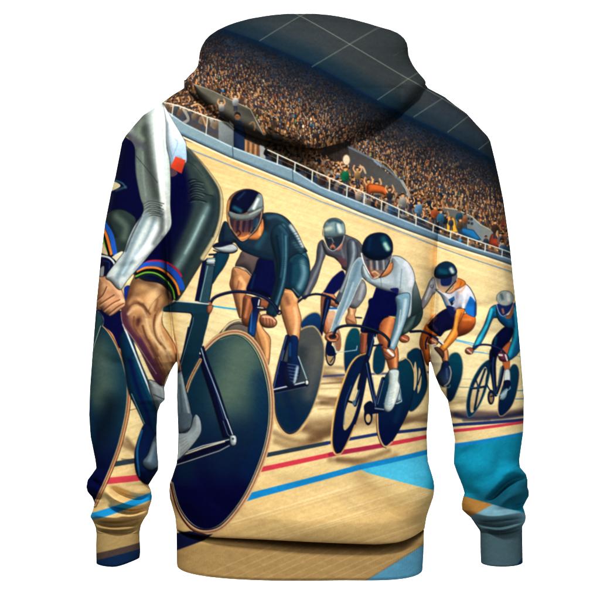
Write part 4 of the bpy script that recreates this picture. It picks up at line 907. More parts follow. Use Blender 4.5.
    Ln(r3, .7, (206, 196, 140), a=.9); Ln([(x - .8, y) for x, y in r3], .6, (14, 20, 30))
    Ln([(171, 484), (178, 509), (191, 527.5), (207, 533.5)], 1.6, (70, 34, 26))
    # seat stay, chain stay and axle
    F(170, 330, 6)
    S([(110, -20), (200, -20), (196, 60), (186, 92), (182, 165), (140, 215), (112, 300), (78, 360), (70, 300), (82, 160)], (12, 54, 76), smooth=False); Ln([(112, -10), (82, 130), (76, 300)], 7, (10, 16, 60), smooth=False); Ln([(120, -10), (92, 140), (84, 210)], 3, (110, 150, 160), smooth=False, a=.8)
    S([(110, 300), (150, 240), (180, 200), (235, 320), (300, 500), (330, 620), (180, 620), (130, 480)], (6, 40, 70), smooth=True, a=.5, blur=2)
    S([(178, 100), (205, 95), (225, 160), (300, 360), (378, 602), (392, 640), (320, 640), (250, 400), (190, 220)], (8, 14, 56), line=INK, smooth=False)
    Ln([(187, 95), (215, 190), (290, 380), (372, 615)], 7, (140, 164, 172), smooth=False); Ln([(205, 150), (280, 370), (345, 590)], 3, (80, 110, 130), smooth=False, a=.8); Ln([(172, 118), (184, 140)], 8, (210, 216, 206), smooth=False)
    F(170, 420, 6)
    S([(320, -10), (350, -10), (378, 85), (360, 96)], (10, 14, 50), smooth=False); Ln([(345, -10), (380, 84)], 6, (190, 206, 206), smooth=False); Ln([(322, 0), (350, 80), (364, 92)], 3, (110, 140, 150), smooth=False)
    S([(45, 215), (120, 175), (350, 105), (370, 128), (330, 155), (45, 262)], (6, 8, 40), smooth=False); Ln([(50, 208), (200, 150), (368, 108)], 5, (200, 206, 196), smooth=False); Ln([(60, 214), (200, 162), (330, 122)], 8, (196, 186, 156), smooth=False); Ln([(40, 268), (200, 212), (300, 178), (360, 146)], 3.5, (214, 206, 180), smooth=False)
    S([(366, 88), (395, 86), (404, 110), (396, 142), (372, 146), (362, 118)], (150, 168, 172), line=INK); H([(385, 95), (392, 120)], 12, (240, 240, 226)); E(381, 106, 7, 8, (60, 70, 80))
    F(80, 275, 3.896)
    S([(440, 150), (500, 146), (482, 262), (458, 330), (430, 380), (392, 420), (380, 400), (386, 365)], (18, 52, 70), smooth=False, grad=(440, 150, 400, 400, (8, 44, 66)))
    Ln([(436, 150), (441, 160), (438, 182), (388, 352), (378, 400)], 5, (12, 14, 46), smooth=False); Ln([(444, 165), (442, 186), (394, 350)], 2, (130, 165, 172), a=.8, smooth=False)
    F(170, 330, 6)
    Ln([(98, 372), (118, 308), (148, 245), (186, 176)], 17, (190, 146, 96)); Ln([(98, 372), (118, 308), (148, 245), (186, 176)], 5, (96, 56, 44)); Ln([(108, 372), (128, 312), (158, 250), (192, 186)], 2.5, (226, 206, 160), a=.7)
    # sock and shoe
    F(170, 330, 6)
    Ln([(58, 180), (68, 240)], 6, (150, 80, 60))
    S([(42, 262), (72, 240), (92, 330), (120, 440), (138, 525), (128, 590), (60, 620), (0, 620), (0, 280)], (112, 130, 136), line=INK, smooth=False, grad=(50, 300, 110, 560, (90, 108, 118))); H([(70, 270), (95, 400), (120, 520)], 12, (160, 174, 176)); H([(60, 330), (75, 500)], 14, (70, 88, 98)); Ln([(30, 30), (50, 140), (62, 240)], 6, (190, 120, 80), a=.8)
    F(170, 420, 6)
    S([(0, 60), (60, 78), (120, 50), (140, -10), (160, -38), (185, -8), (192, 62), (160, 120), (100, 190), (42, 245), (0, 270)], (142, 154, 158), line=INK, grad=(160, 20, 60, 200, (176, 184, 180)))
    Ln([(45, 70), (95, 74), (125, 45), (140, -10)], 5, (40, 50, 60)); S([(42, 0), (60, 30), (95, 50), (128, 10), (130, -40), (50, -40)], (84, 100, 110)); H([(170, 0), (175, 60)], 14, (206, 210, 204))
    for q in range(6): Ln([(46 + q * 4, 112 + q * 24), (72 + q * 4, 108 + q * 19), (100 + q * 4, 92 + q * 15)], 3, (92, 106, 114), a=.6, blur=3)
    Ln([(45, 100), (60, 180), (48, 230)], 6, (206, 210, 204), a=.6)
    # shorts
    F(150, 150, 6)
    S([(215, -10), (240, 0), (300, 62), (378, 158), (428, 240), (442, 325), (432, 425), (402, 530), (330, 650), (250, 780), (200, 860), (160, 905), (120, 850), (60, 800), (-40, 780), (-90, 720), (0, 600), (110, 420), (120, 160), (200, 60)], (50, 66, 66), line=(40, 36, 30))
    cs = _last[0]
    Ln([(240, -6), (300, 62), (376, 158), (424, 240), (434, 325), (424, 425), (392, 530), (320, 650)], 26, (206, 186, 136), blur=16, a=.85, clip=cs); Ln([(236, 0), (292, 66), (366, 166), (412, 246), (420, 325), (412, 420), (380, 520)], 12, (30, 40, 44), blur=12, a=.7, clip=cs)
    Ln([(150, 150), (170, 250), (150, 400), (60, 560), (0, 680), (60, 720)], 150, (3, 4, 56), blur=60, a=1, clip=cs)
    Ln([(230, 330), (180, 470), (110, 640)], 60, (4, 10, 52), blur=60, a=.9, clip=cs)
    Ln([(350, 350), (310, 430), (240, 580), (170, 700)], 34, (120, 150, 148), blur=56, a=.85, clip=cs); Ln([(325, 400), (270, 520), (215, 620)], 10, (176, 200, 196), blur=24, a=.7, clip=cs)
    Ln([(385, 300), (370, 420), (300, 570), (200, 760)], 30, (26, 44, 52), blur=40, a=.7, clip=cs); Ln([(280, 100), (340, 190), (372, 260)], 30, (84, 96, 84), blur=36, a=.7, clip=cs)
    for q in range(9):
        yb = 176 + q * 15; L = (58, 84, 66, 92, 74, 100, 80, 70, 96)[q]; x0 = 236 + (q * 7) % 17
        Ln([(x0, yb + 14), (x0 + L * .45, yb + 3 - q * .3), (x0 + L, yb + 10 + q)], 1, (4, 8, 30), a=.85, clip=cs, blur=5, taper=(11, 1.5))
        Ln([(x0 + 6, yb + 23), (x0 + L * .5, yb + 12), (x0 + L * .95, yb + 18 + q)], 1, (104, 122, 112), a=.6, clip=cs, blur=6, taper=(2, 6))
    Ln([(250, 305), (320, 308), (345, 316)], 5, (6, 10, 30), a=.8, clip=cs); Ln([(330, 268), (382, 280)], 5, (14, 20, 30), a=.8, clip=cs); Ln([(215, 70), (270, 100), (320, 160)], 3, (20, 30, 36), a=.7, clip=cs)
    # hem bands of the shorts
    F(150, 240, 6)
    for col, w, pts in (((190, 34, 60), 12, [(-45, 152), (0, 130), (60, 126), (120, 145), (165, 180), (192, 218)]),
                        ((30, 84, 200), 34, [(-60, 175), (-20, 152), (60, 148), (120, 175), (170, 225), (196, 285)]),
                        ((232, 128, 44), 13, [(-68, 192), (-20, 168), (50, 170), (110, 205), (160, 265), (178, 325)]),
                        ((8, 8, 18), 18, [(-72, 206), (-20, 184), (45, 188), (100, 222), (148, 285), (162, 345)]),
                        ((110, 180, 50), 9, [(-76, 218), (-20, 196), (42, 202), (95, 238), (138, 296), (150, 350)]),
                        ((14, 34, 40), 13, [(-80, 230), (-20, 208), (40, 214), (90, 248), (128, 304), (138, 356)])):
        Ln(pts, w, col)
    Ln([(0, 158), (60, 158), (118, 186)], 12, (90, 90, 60), a=.4, blur=12)
    Ln([(95, 120), (104, 300), (128, 360)], 12, (6, 6, 20), a=.5, blur=18)  # sleeve crease shade again, painted across the bands
    # white chest panel and arm
    F(85, 90, 6)
    S([(455, 60), (525, 182), (604, 312), (612, 345), (612, 440), (560, 440), (515, 470), (490, 330), (480, 180)], (222, 234, 240), line=(40, 50, 56), lw=.3, grad=(520, 250, 590, 400, (170, 200, 226)))
    H([(500, 130), (560, 260)], 40, (250, 252, 250), a=.8); Ln([(500, 200), (505, 330), (530, 420)], 7, (110, 130, 130), blur=8, a=.8); Ln([(520, 430), (560, 330), (545, 300)], 6, (130, 160, 180), blur=8, a=.7)
    S([(548, 404), (609, 428), (584, 506), (514, 472)], (222, 74, 44), smooth=False, grad=(545, 410, 560, 500, (196, 56, 34))); S([(515, 470), (560, 500), (540, 522), (515, 520)], (84, 62, 74))
    S([(440, 60), (300, 150), (225, 270), (255, 282), (302, 345), (306, 440), (312, 520), (336, 640), (356, 730), (300, 820), (262, 900), (240, 970), (195, 1030), (130, 1120), (160, 1150), (215, 1200), (262, 1142), (340, 1052), (400, 980), (482, 880), (522, 812), (516, 700), (518, 560), (512, 430), (492, 330), (488, 200), (470, 90)], (206, 216, 212), line=(30, 40, 44), lw=.4)
    ca = _last[0]
    Ln([(330, 180), (350, 300), (370, 450), (400, 600), (430, 720)], 120, (92, 102, 94), blur=70, a=.9, clip=ca)
    Ln([(360, 230), (385, 420), (430, 640)], 44, (54, 62, 58), blur=50, a=.75, clip=ca); Ln([(270, 280), (320, 330), (350, 350)], 44, (84, 84, 92), blur=40, a=.8, clip=ca)
    Ln([(340, 190), (322, 260), (350, 300)], 26, (128, 140, 120), blur=36, a=.7, clip=ca); Ln([(335, 360), (332, 500), (348, 660)], 30, (104, 118, 108), blur=26, a=.75, clip=ca); Ln([(352, 380), (356, 520), (372, 640)], 10, (136, 150, 136), blur=18, a=.6, clip=ca); Ln([(312, 360), (312, 500), (335, 640)], 7, (70, 84, 84), blur=8, a=.8, clip=ca)
    Ln([(440, 100), (440, 250), (452, 400), (470, 600), (485, 760)], 34, (250, 252, 244), blur=24, a=1, clip=ca); Ln([(506, 350), (512, 600), (512, 800)], 18, (176, 186, 170), blur=14, a=.6, clip=ca)
    Ln([(480, 100), (484, 240), (496, 340)], 20, (236, 242, 236), blur=10, a=.8, clip=ca)
    for q in range(8):
        x0 = 356 + (q * 5) % 12; x1 = 478 - (q * 11) % 30; yb = 664 + q * 12
        Ln([(x0, yb + 26), (x0 + 42, yb + 6), (x1, yb + 22 - q)], 1, (34, 42, 48), a=.7, clip=ca, blur=4, taper=(2, 6)); Ln([(x0 + 4, yb + 32), (x0 + 46, yb + 12), (x1 - 6, yb + 28 - q)], 1, (170, 180, 174), a=.5, clip=ca, blur=4, taper=(4, 1))
    Ln([(310, 400), (370, 470), (440, 560)], 4, (44, 50, 54), a=.8, clip=ca)
    # forearm
    Ln([(370, 760), (300, 900), (240, 1040), (200, 1130)], 34, (120, 140, 146), blur=30, a=.9, clip=ca); Ln([(345, 760), (290, 870), (250, 970)], 9, (40, 52, 62), blur=9, a=.7, clip=ca); Ln([(420, 780), (370, 900), (300, 1010), (240, 1110)], 22, (70, 96, 110), blur=34, a=.55, clip=ca)
    Ln([(440, 840), (380, 940), (320, 1010)], 40, (250, 252, 250), blur=36, a=.9, clip=ca); Ln([(470, 740), (460, 840), (420, 920)], 30, (90, 100, 100), blur=34, a=.75, clip=ca); Ln([(505, 700), (500, 800), (470, 870)], 12, (220, 222, 212), blur=14, a=.8, clip=ca)
    Ln([(330, 960), (280, 1020), (230, 1100)], 12, (170, 196, 206), blur=14, a=.8, clip=ca); Ln([(470, 880), (400, 970), (300, 1080)], 8, (110, 120, 120), blur=10, a=.6, clip=ca)

def draw_print():
    paint_timber(); paint_stands(); paint_roof(); paint_front_rows(); paint_barrier(); paint_floor()
    rider_far(); rider_orange(); rider_grey(); rider_white(); rider_teal(); rider_near()
    lu = (IMG @ np.array([.3, .59, .11], np.float32))[..., None]
    k = (lu - 0.035 * np.sin(2 * np.pi * np.clip(lu, 0, 1))) / np.maximum(lu, .02)
    IMG[:] = np.clip(IMG * k, 0, 1)
    lu = (IMG @ np.array([.3, .59, .11], np.float32))[..., None]
    IMG[:] = np.clip(lu + (IMG - lu) * 1.02, 0, 1)
    for _ in range(2):                                # ink spreads a little in the fleece
        IMG[1:-1, 1:-1] = (IMG[1:-1, 1:-1] * 2 + IMG[:-2, 1:-1] + IMG[2:, 1:-1] + IMG[1:-1, :-2] + IMG[1:-1, 2:]) / 6
    w = vnoise(9, 3, .35, 41) * .5 + vnoise(4, 1.5, -.4, 42) * .5
    IMG[:] = IMG * (1 + .05 * w[..., None])
    g = vnoise(.7, .7, .2, 31) * .8 + vnoise(1.6, 1.6, .9, 32) * .5
    IMG[:] = np.clip(IMG * (1 + .035 * g[..., None]) + .004 * g[..., None], 0, 1)

# ---------------------------------------------------------------------------
# THE GARMENT
# ---------------------------------------------------------------------------
draw_print()

def smooth(t): t = np.clip(t, 0, 1); return t * t * (3 - 2 * t)
def curve(pts):
    """monotone-row curve value(row) through (row, value) points, softly rounded"""
    p = np.array(sorted(pts), float)
    yy = np.arange(p[0, 0] - 2, p[-1, 0] + 2.01, 0.25)
    v = np.interp(yy, p[:, 0], p[:, 1])
    k = 9; ker = np.hanning(k + 2)[1:-1]; ker /= ker.sum()
    vp = np.concatenate([np.full(k, v[0]), v, np.full(k, v[-1])])
    v = np.convolve(vp, ker, 'same')[k:-k]
    return lambda y: np.interp(y, yy, v)

# folds pressed into the cloth: (points, half width, height) in cloth units, minus = valley
RELIEF = np.zeros((NH, NW), np.float32)
def fold(pts, w, h):
    p = spline(np.array(pts, float), False, 12)
    sg = np.sqrt(((p[1:] - p[:-1]) ** 2).sum(1)); s = np.concatenate([[0], np.cumsum(sg)])
    n = max(int(s[-1] / (w * 0.45)), 3); t = np.linspace(0, s[-1], n)
    qx, qy = np.interp(t, s, p[:, 0]), np.interp(t, s, p[:, 1])
    x0, x1, y0, y1 = _box(p, w * 2.8)
    if x1 <= x0 or y1 <= y0: return
    X = XX[y0:y1, x0:x1]; Y = YY[y0:y1, x0:x1]
    acc = np.zeros(X.shape, np.float32); ds = s[-1] / (n - 1)
    for k in range(n):
        e = max(math.sin(math.pi * k / (n - 1)), 0) ** 0.8
        acc += e * np.exp(-((X - qx[k]) ** 2 + (Y - qy[k]) ** 2) / (w * w))
    RELIEF[y0:y1, x0:x1] += h * acc * ds / (w * math.sqrt(math.pi))

V = lambda pts, w, h: fold(pts, w, -h)
# left sleeve: long drape and bunched end
V([(165, 190), (167, 250), (170, 300), (174, 355)], 3.5, 9)
fold([(120, 150), (112, 230), (106, 300)], 12, 2.5); V([(140, 160), (138, 230), (132, 300)], 10, 2)
V([(110, 395), (104, 430), (99, 455)], 9, 6)
fold([(104, 488), (116, 498), (132, 504), (140, 506)], 3.4, 5); V([(110, 487), (124, 494), (138, 498), (151, 496)], 3.2, 6)
V([(108, 506), (123, 510), (134, 511), (148, 508)], 2.6, 8); fold([(118, 514), (134, 515), (147, 512)], 2.4, 3)
V([(92, 519), (104, 523), (118, 524), (132, 522), (146, 516)], 3.4, 9); V([(97, 529), (112, 531), (128, 531), (139, 528)], 1.7, 6)
fold([(92, 514), (108, 516), (124, 517)], 3, 3); fold([(96, 526.5), (115, 528), (135, 526.5)], 1.8, 3)
V([(88, 478), (96, 482), (102, 486)], 3, 4); V([(87, 492), (96, 496), (103, 499)], 2.6, 4)
V([(124, 448), (130, 465), (142, 482)], 5, 3); fold([(136, 445), (144, 468), (152, 478)], 6, 3)
V([(106, 262), (122, 268), (142, 262), (160, 250)], 4, 2.2); V([(104, 292), (122, 300), (144, 296), (162, 284)], 4.5, 2.2); fold([(106, 278), (126, 283), (150, 274)], 5, 1.8)
V([(96, 350), (112, 362), (134, 366)], 5, 1.8)
# right sleeve
V([(444, 292), (462, 304), (486, 306), (510, 296)], 5, 2.2); V([(446, 326), (466, 336), (492, 334), (514, 322)], 5, 2.2); fold([(448, 310), (470, 320), (500, 316)], 5, 1.8)
V([(450, 400), (470, 410), (498, 408)], 5, 2)
V([(512, 300), (508, 360), (504, 420)], 12, 2.5); fold([(480, 240), (484, 320), (480, 400)], 16, 3)
V([(456, 462), (464, 453), (476, 446)], 5, 4); fold([(458, 474), (472, 470), (490, 462)], 9, 4); V([(500, 446), (498, 464), (492, 480)], 6, 3)
V([(484, 503), (494, 496), (506, 484), (517, 478), (529, 480)], 4, 9); fold([(494, 510), (508, 496), (527, 491)], 6, 4); fold([(500, 474), (514, 468), (524, 471)], 4, 4)
V([(464, 486), (474, 497), (486, 503)], 6, 3)
V([(512, 507), (520, 505), (528, 503)], 2.5, 5)
V([(472, 518), (484, 522), (498, 522.5), (512, 520), (527, 519)], 3.4, 9); V([(484, 529.5), (496, 532), (510, 530.5), (523, 526)], 1.8, 7)
fold([(470, 512), (490, 515), (510, 513), (526, 511)], 3.4, 4); fold([(482, 527), (500, 528.5), (520, 524)], 1.8, 3)
# body
V([(167, 250), (169, 290), (173, 335), (176, 362)], 1.5, 6)
V([(430, 250), (430, 290), (428, 356)], 6, 3); fold([(439, 240), (438, 300), (434, 350)], 3, 3); V([(356, 468), (368, 490), (396, 508)], 11, 6); fold([(230, 500), (300, 520), (390, 522)], 14, 4)
fold([(400, 470), (415, 490), (425, 505)], 10, 3)
V([(200, 300), (210, 380), (205, 440)], 16, 2); fold([(300, 240), (305, 340), (300, 420)], 26, 2.5); V([(378, 300), (384, 380), (380, 430)], 18, 2)
fold([(160, 128), (185, 150), (200, 190)], 12, 2); V([(440, 130), (425, 165), (415, 210)], 12, 2)
V([(183, 500), (190, 515), (205, 530)], 6, 3)
V([(176, 430), (182, 460), (178, 490)], 6, 2)
V([(250, 470), (300, 486), (345, 480)], 9, 2); V([(200, 470), (216, 500), (246, 520)], 8, 2.2); V([(400, 400), (416, 430), (424, 470)], 7, 2.5); V([(330, 500), (370, 512), (420, 500)], 7, 2)
V([(196, 170), (215, 210), (222, 260)], 10, 1.8); fold([(250, 160), (262, 210), (258, 260)], 12, 1.8); V([(400, 200), (396, 250), (404, 300)], 9, 2.2)
# hood
V([(240, 40), (250, 80), (275, 125)], 14, 2.5); fold([(330, 40), (330, 90), (325, 130)], 26, 2); V([(388, 50), (380, 85), (360, 120)], 14, 1.5)
V([(196, 84), (222, 103), (256, 122), (296, 136)], 6, 4); V([(314, 76), (316, 96), (314, 112)], 2.2, 1.2)


def bil(A, x, y):
    u = np.clip((x - CX0) * SC - 0.0, 0, NW - 1.001); v = np.clip((y - CY0) * SC - 0.0, 0, NH - 1.001)
    iu = u.astype(int); iv = v.astype(int); fu = u - iu; fv = v - iv
    if A.ndim == 3: fu = fu[..., None]; fv = fv[..., None]
    return (A[iv, iu] * (1 - fu) + A[iv, iu + 1] * fu) * (1 - fv) + (A[iv + 1, iu] * (1 - fu) + A[iv + 1, iu + 1] * fu) * fv

# --- outlines of the garment (row -> x) ---
XL = curve([(88, 184), (95, 172.5), (103, 161.7), (108, 154), (115, 143.3), (126, 133.5), (135.8, 125.5), (142, 122), (178, 115), (192, 111), (223, 105), (257, 100.8), (280, 98.7), (300, 96.7), (337, 93.7),
            (370, 91.2), (390, 89.8), (415, 89), (436, 90.4), (450, 93.2), (460, 95.2), (468, 96.2), (474, 92), (480, 87.5), (487, 86.3), (492, 87.6), (497, 92), (503, 94.5), (510, 92.8), (517, 90.2), (523, 93.5), (528, 95.5), (534, 96.2)])
XSL = curve([(103, 161.7), (112, 161.5), (120, 162.5), (150, 165), (200, 167), (240, 168), (300, 171.5), (340, 174.5), (362, 176.6)])
# inner edge of the left sleeve below the armpit
XIL = curve([(362, 176.3), (366, 173.5), (372, 170.2), (380, 167.2), (387, 164.4), (395, 164.9), (400, 164.8), (404, 160.5), (412, 157.6), (430, 156.7), (450, 157.2), (462, 158.4), (470, 158.2), (478, 153), (485, 148.6),
             (490, 151), (496, 152), (501, 151.6), (508, 149.2), (514, 148), (520, 144), (526, 141), (534, 139.6)])
BL = curve([(362, 177.0), (372, 177.4), (397, 176.9), (433, 178.2), (455, 177.6), (466, 176.4), (474, 174.2), (482, 172.2), (490, 169.8), (500, 169.2), (510, 169.8), (520, 172.6), (530, 175.2), (545, 176.6)])
BR = curve([(362, 429.2), (380, 429.4), (400, 429.2), (433, 426.9), (453, 427.4), (463, 428.0), (472, 430), (480, 431.9), (490, 433.8), (497, 434.4), (505, 434.2), (512, 433.2), (520, 430.5), (530, 426.8), (545, 424)])
XSR = curve([(109, 461), (125, 453), (150, 446), (200, 440), (240, 437), (300, 434), (340, 431.5), (362, 430)])
XIR = curve([(362, 430.6), (366, 432.2), (375, 434.6), (390, 441), (400, 447.6), (420, 451.5), (440, 454.8), (450, 454.2), (463, 453.6), (472, 456.6), (480, 460), (488, 463), (493, 464.4), (498, 462.8), (503, 461.6), (510, 462),
             (514, 466), (518, 470.6), (525, 475.2), (532, 480), (536, 480.6)])
XR = curve([(82, 424), (88, 428), (96.7, 444.5), (105, 455), (113.3, 466.5), (127, 479), (136, 487.5), (141, 490.4), (160, 495), (180, 499.4), (200, 503.4), (225, 507), (246.7, 510), (280, 513.4), (301, 515.7), (320, 517.7), (349, 520.2),
            (367, 521.7), (396, 524), (420, 523.8), (433, 523.2), (450, 520.8), (460, 519.4), (467, 520), (474, 526), (480, 527.6), (487, 527.6), (491, 529), (496, 529), (501, 526.2), (507, 523.2), (512, 524.8), (517, 526), (522, 525.4), (527, 522.4), (534, 522.4)])

DB = curve([(75, 20), (90, 30), (110, 42), (150, 54), (250, 60), (400, 62), (490, 66), (520, 66), (545, 62)])

def inflate(x, a, b, D, n=2.2):
    c = (a + b) / 2; w = np.maximum((b - a) / 2, 0.5)
    s = 1 - np.abs((x - c) / w) ** n
    return np.where(s > 0, D * np.sqrt(np.maximum(s, 0)), D * s * 1.2)

def smax(a, b, k):
    m = np.maximum(a, b); d = np.abs(a - b)
    return m + k * np.exp(-d / np.maximum(k, .01)) * 0.6

def H_upper(x, y):
    """depth of the shoulder and arm region where sleeve and body meet (rows above the armpits)"""
    xl = XL(y); xr = XR(y); sl = XSL(y); sr = XSR(y)
    t = smooth((y - 110) / 254.0)
    bl = np.maximum(np.interp(y, [88, 140, 180, 240, 300, 364], [150, 136, 140, 150, 162, 175]), xl + 1)
    br = np.minimum(np.interp(y, [88, 140, 180, 240, 300, 364], [470, 474, 470, 458, 446, 431]), xr - 1)
    body = inflate(x, bl, br, DB(y))
    sw = np.interp(y, [104, 150, 240, 300, 364], [60, 44, 14, 8, 3])
    Ds = np.interp(y, [100, 130, 180, 260, 364], [30, 38, 42, 42, 41])
    L = inflate(x, xl, sl + sw, Ds, 2.0); R = inflate(x, sr - sw, xr, Ds, 2.0)
    k = np.interp(y, [100, 180, 240, 300, 364], [12, 10, 5, 2.2, 1.0])
    h = smax(smax(body, L, k), R, k)
    e = lambda d: np.sqrt(np.clip(1 - (1 - np.clip(d / 10.0, 0, 1)) ** 2, 0, 1))
    return np.maximum(h, 0) * e(x - xl) * e(xr - x)

def ring_rows(name, rows, fl, fr, Hf, yw=None, back=0.8, dens=0.6, nb=40, mat=None, parent=None, rollin=0, close_back=True, relief=1.0, dye=None, even=False, extra=None):
    """a sleeve-like shell: for every row a facing curve from x=fl(row) to x=fr(row) at depth Hf, and a far curve behind it"""
    rows = np.asarray(rows, float); nr = len(rows)
    A = fl(rows); B = fr(rows)
    wmax = (B - A).max(); nf = int(wmax / dens)
    # columns bunch up towards the silhouette
    u = np.linspace(0, 1, nf); cu = 0.62 * u + 0.38 * (0.5 - 0.5 * np.cos(np.pi * u))
    if even: cu = u
    X = A[:, None] + (B - A)[:, None] * cu[None]
    R = np.repeat(rows[:, None], nf, 1)
    Hh = Hf(X, R)
    Y = yw(X, R, Hh) if yw else R.copy()
    edge = np.clip(Hh / 14.0, 0, 1)
    Hd = Hh + bil(RELIEF, X, Y) * edge * (relief + 1.1 * smooth((Y - 465) / 25) * (name == 'sleeve'))
    if extra is not None: Hd = Hd + extra(X, Y) * edge
    ub = np.linspace(1, 0, nb + 2)[1:-1]; cb = 0.5 - 0.5 * np.cos(np.pi * ub)
    Xb = A[:, None] + (B - A)[:, None] * cb[None]
    Rb = np.repeat(rows[:, None], nb, 1)
    Hb = Hf(Xb, Rb)
    Yb = yw(Xb, Rb, -Hb * 0.4) if yw else Rb.copy()
    x = np.concatenate([X, Xb], 1); y = np.concatenate([Y, Yb], 1); d = np.concatenate([-Hd, Hb * back], 1)
    nc = nf + nb
    co = np.stack([(x - 300) * U, d * U, (300 - y) * U + ZC], -1).reshape(-1, 3)
    dyec = bil(IMG, x, y) if dye is None else np.broadcast_to(np.array(dye, np.float32) / 255, x.shape + (3,))
    i = np.arange(nr - 1)[:, None]; j = np.arange(nc)[None]; jn = (j + 1) % nc
    q = np.stack([i * nc + j, (i + 1) * nc + j, (i + 1) * nc + jn, i * nc + jn], -1).reshape(-1, 4)
    return mesh_obj(name, co, q, dyec.reshape(-1, 3), mat, parent)

def mesh_obj(name, co, q, dyec, mat, parent):
    me = bpy.data.meshes.new(name)
    me.vertices.add(len(co)); me.vertices.foreach_set('co', np.ascontiguousarray(co, np.float32).ravel())
    me.loops.add(q.size); me.loops.foreach_set('vertex_index', np.ascontiguousarray(q, np.int32).ravel())
    me.polygons.add(len(q)); me.polygons.foreach_set('loop_start', np.arange(0, q.size, 4, dtype=np.int32))
    me.polygons.foreach_set('use_smooth', np.ones(len(q), bool))
    me.update(calc_edges=True)
    ca = me.color_attributes.new('dye', 'BYTE_COLOR', 'POINT')
    c4 = np.ones((len(co), 4), np.float32); c4[:, :3] = np.clip(dyec, 0, 1)
    ca.data.foreach_set('color_srgb', c4.ravel())
    me.materials.append(mat)
    o = bpy.data.objects.new(name, me); COL.objects.link(o)
    if parent is not None: o.parent = parent
    return o

root = bpy.data.objects.new('hoodie', None); COL.objects.link(root)
root.location = (0, 0, 0)
root['label'] = 'hoodie seen from behind, hood up, printed all over with track cyclists and a crowd'
root['category'] = 'hoodie'

STEP = 0.6
# ---- body panel -----------------------------------------------------------
def b_left(y): return np.where(y < 103, XL(y), np.where(y < 362, XSL(y), BL(y)))
def b_right(y): return np.where(y < 109, XR(y), np.where(y < 362, XSR(y), BR(y)))
_hx = np.arange(160, 445, 1.0)
_hy = np.interp(_hx, [169, 177, 190, 213, 260, 327, 377, 400, 412, 424, 434], [525, 529, 533, 535.4, 537, 540.4, 542.6, 540.6, 536, 529, 521])
for _ in range(60): _hy[1:-1] = (_hy[:-2] + 2 * _hy[1:-1] + _hy[2:]) / 4
HEMY = lambda x: np.interp(x, _hx, _hy)
def b_H(x, y):
    up = H_upper(x, np.minimum(y, 364))
    lo = inflate(x, BL(np.maximum(y, 362)), BR(np.maximum(y, 362)), DB(y), 2.3); lo = np.maximum(lo, 0)
    t = smooth((y - 352) / 14.0)
    h = up * (1 - t) + lo * t
    d = XSR(np.minimum(y, 362)) - x                            # the cloth sinks behind the right sleeve
    h = h - 12 * np.exp(-np.maximum(d, 0) / 9.0) * smooth((y - 215) / 40) * (1 - smooth((y - 345) / 20))
    r = np.clip((y - 524) / 17.0, 0, 1)
    h = h * (1 - 0.08 * (1 - np.sqrt(np.maximum(1 - r * r, 0))))
    return h
def b_yw(x, y, h): return y + smooth((y - 440) / 101.0) * (HEMY(x) - 541)
rows = np.concatenate([np.arange(80, 541, STEP), [541, 541.4, 541.2, 540.4, 539]])
def b_H2(x, y):
    h = b_H(x, np.minimum(y, 541))
    idx = np.arange(y.shape[0])[:, None]; k = np.clip(idx - (y.shape[0] - 5), 0, 4) / 4.0
    return h * (1 - 0.16 * k)
body = ring_rows('back_panel', rows, b_left, b_right, b_H2, b_yw, mat=M_CLOTH, parent=root, nb=60)

# ---- sleeves --------------------------------------------------------------
def s_end(y, y0, y1, amt):
    r = np.clip((y - y0) / (y1 - y0), 0, 1)
    return 1 - amt * (1 - np.sqrt(np.maximum(1 - r * r, 0)))
def sl_right(y): return np.where(y < 362, XSL(y), XIL(y))
def sr_left(y): return np.where(y < 362, XSR(y), XIR(y))
def sl_H(x, y):
    up = H_upper(x, np.minimum(y, 364)); y2 = np.maximum(y, 362)
    D = np.interp(y, [364, 420, 480, 533], [38, 35, 31, 27])
    lo = np.maximum(inflate(x, XL(y2), XIL(y2), D, 2.0), 0); t = smooth((y - 350) / 16.0)
    return (up * (1 - t) + lo * t) * s_end(y, 524, 533, 0.25)
def sr_H(x, y):
    up = H_upper(x, np.minimum(y, 364)); y2 = np.maximum(y, 362)
    D = np.interp(y, [364, 420, 480, 533], [40, 36, 31, 27])
    lo = np.maximum(inflate(x, XIR(y2), XR(y2), D, 2.0), 0); t = smooth((y - 350) / 16.0)
    return (up * (1 - t) + lo * t) * s_end(y, 522, 533, 0.25)
lw = lambda x, y, h: y + smooth((y - 500) / 33.0) * (3.2 * h / 30 - 1.0)
sleeve_a = ring_rows('sleeve', np.arange(103.2, 533.5, STEP), XL, sl_right, sl_H, lw, mat=M_CLOTH, parent=root, nb=30)
sleeve_b = ring_rows('sleeve', np.arange(109.2, 533.5, STEP), sr_left, XR, sr_H, lw, mat=M_CLOTH, parent=root, nb=30)

# ---- ribbed cuffs and hem band -------------------------------------------
CLx0 = curve([(522, 97.5), (530, 96.4), (545, 96), (563, 96.2)]); CLx1 = curve([(522, 141), (530, 139.4), (545, 140), (556, 140.4), (563, 139.8)])
CRx0 = curve([(522, 478), (532, 480), (545, 480.2), (563, 480.8)]); CRx1 = curve([(522, 521.5), (535, 522.4), (563, 522.8)])
def cuff_H(f0, f1): return lambda x, y: np.maximum(inflate(x, f0(y), f1(y), 22, 2.2), 0) * (1 - .06 * np.clip((y - 560.4) / 2, 0, 1))
cuff_a = ring_rows('cuff', np.arange(520, 562.6, STEP), CLx0, CLx1, cuff_H(CLx0, CLx1),
                   lambda x, y, h: y + (y - 520) / 42.0 * (4.0 * h / 22 - 5.5 * smooth((x - 112) / 28)), mat=M_RIB, parent=root, nb=24)
cuff_b = ring_rows('cuff', np.arange(520, 562.2, STEP), CRx0, CRx1, cuff_H(CRx0, CRx1),
                   lambda x, y, h: y + (y - 520) / 42.0 * (4.2 * h / 22), mat=M_RIB, parent=root, nb=24)
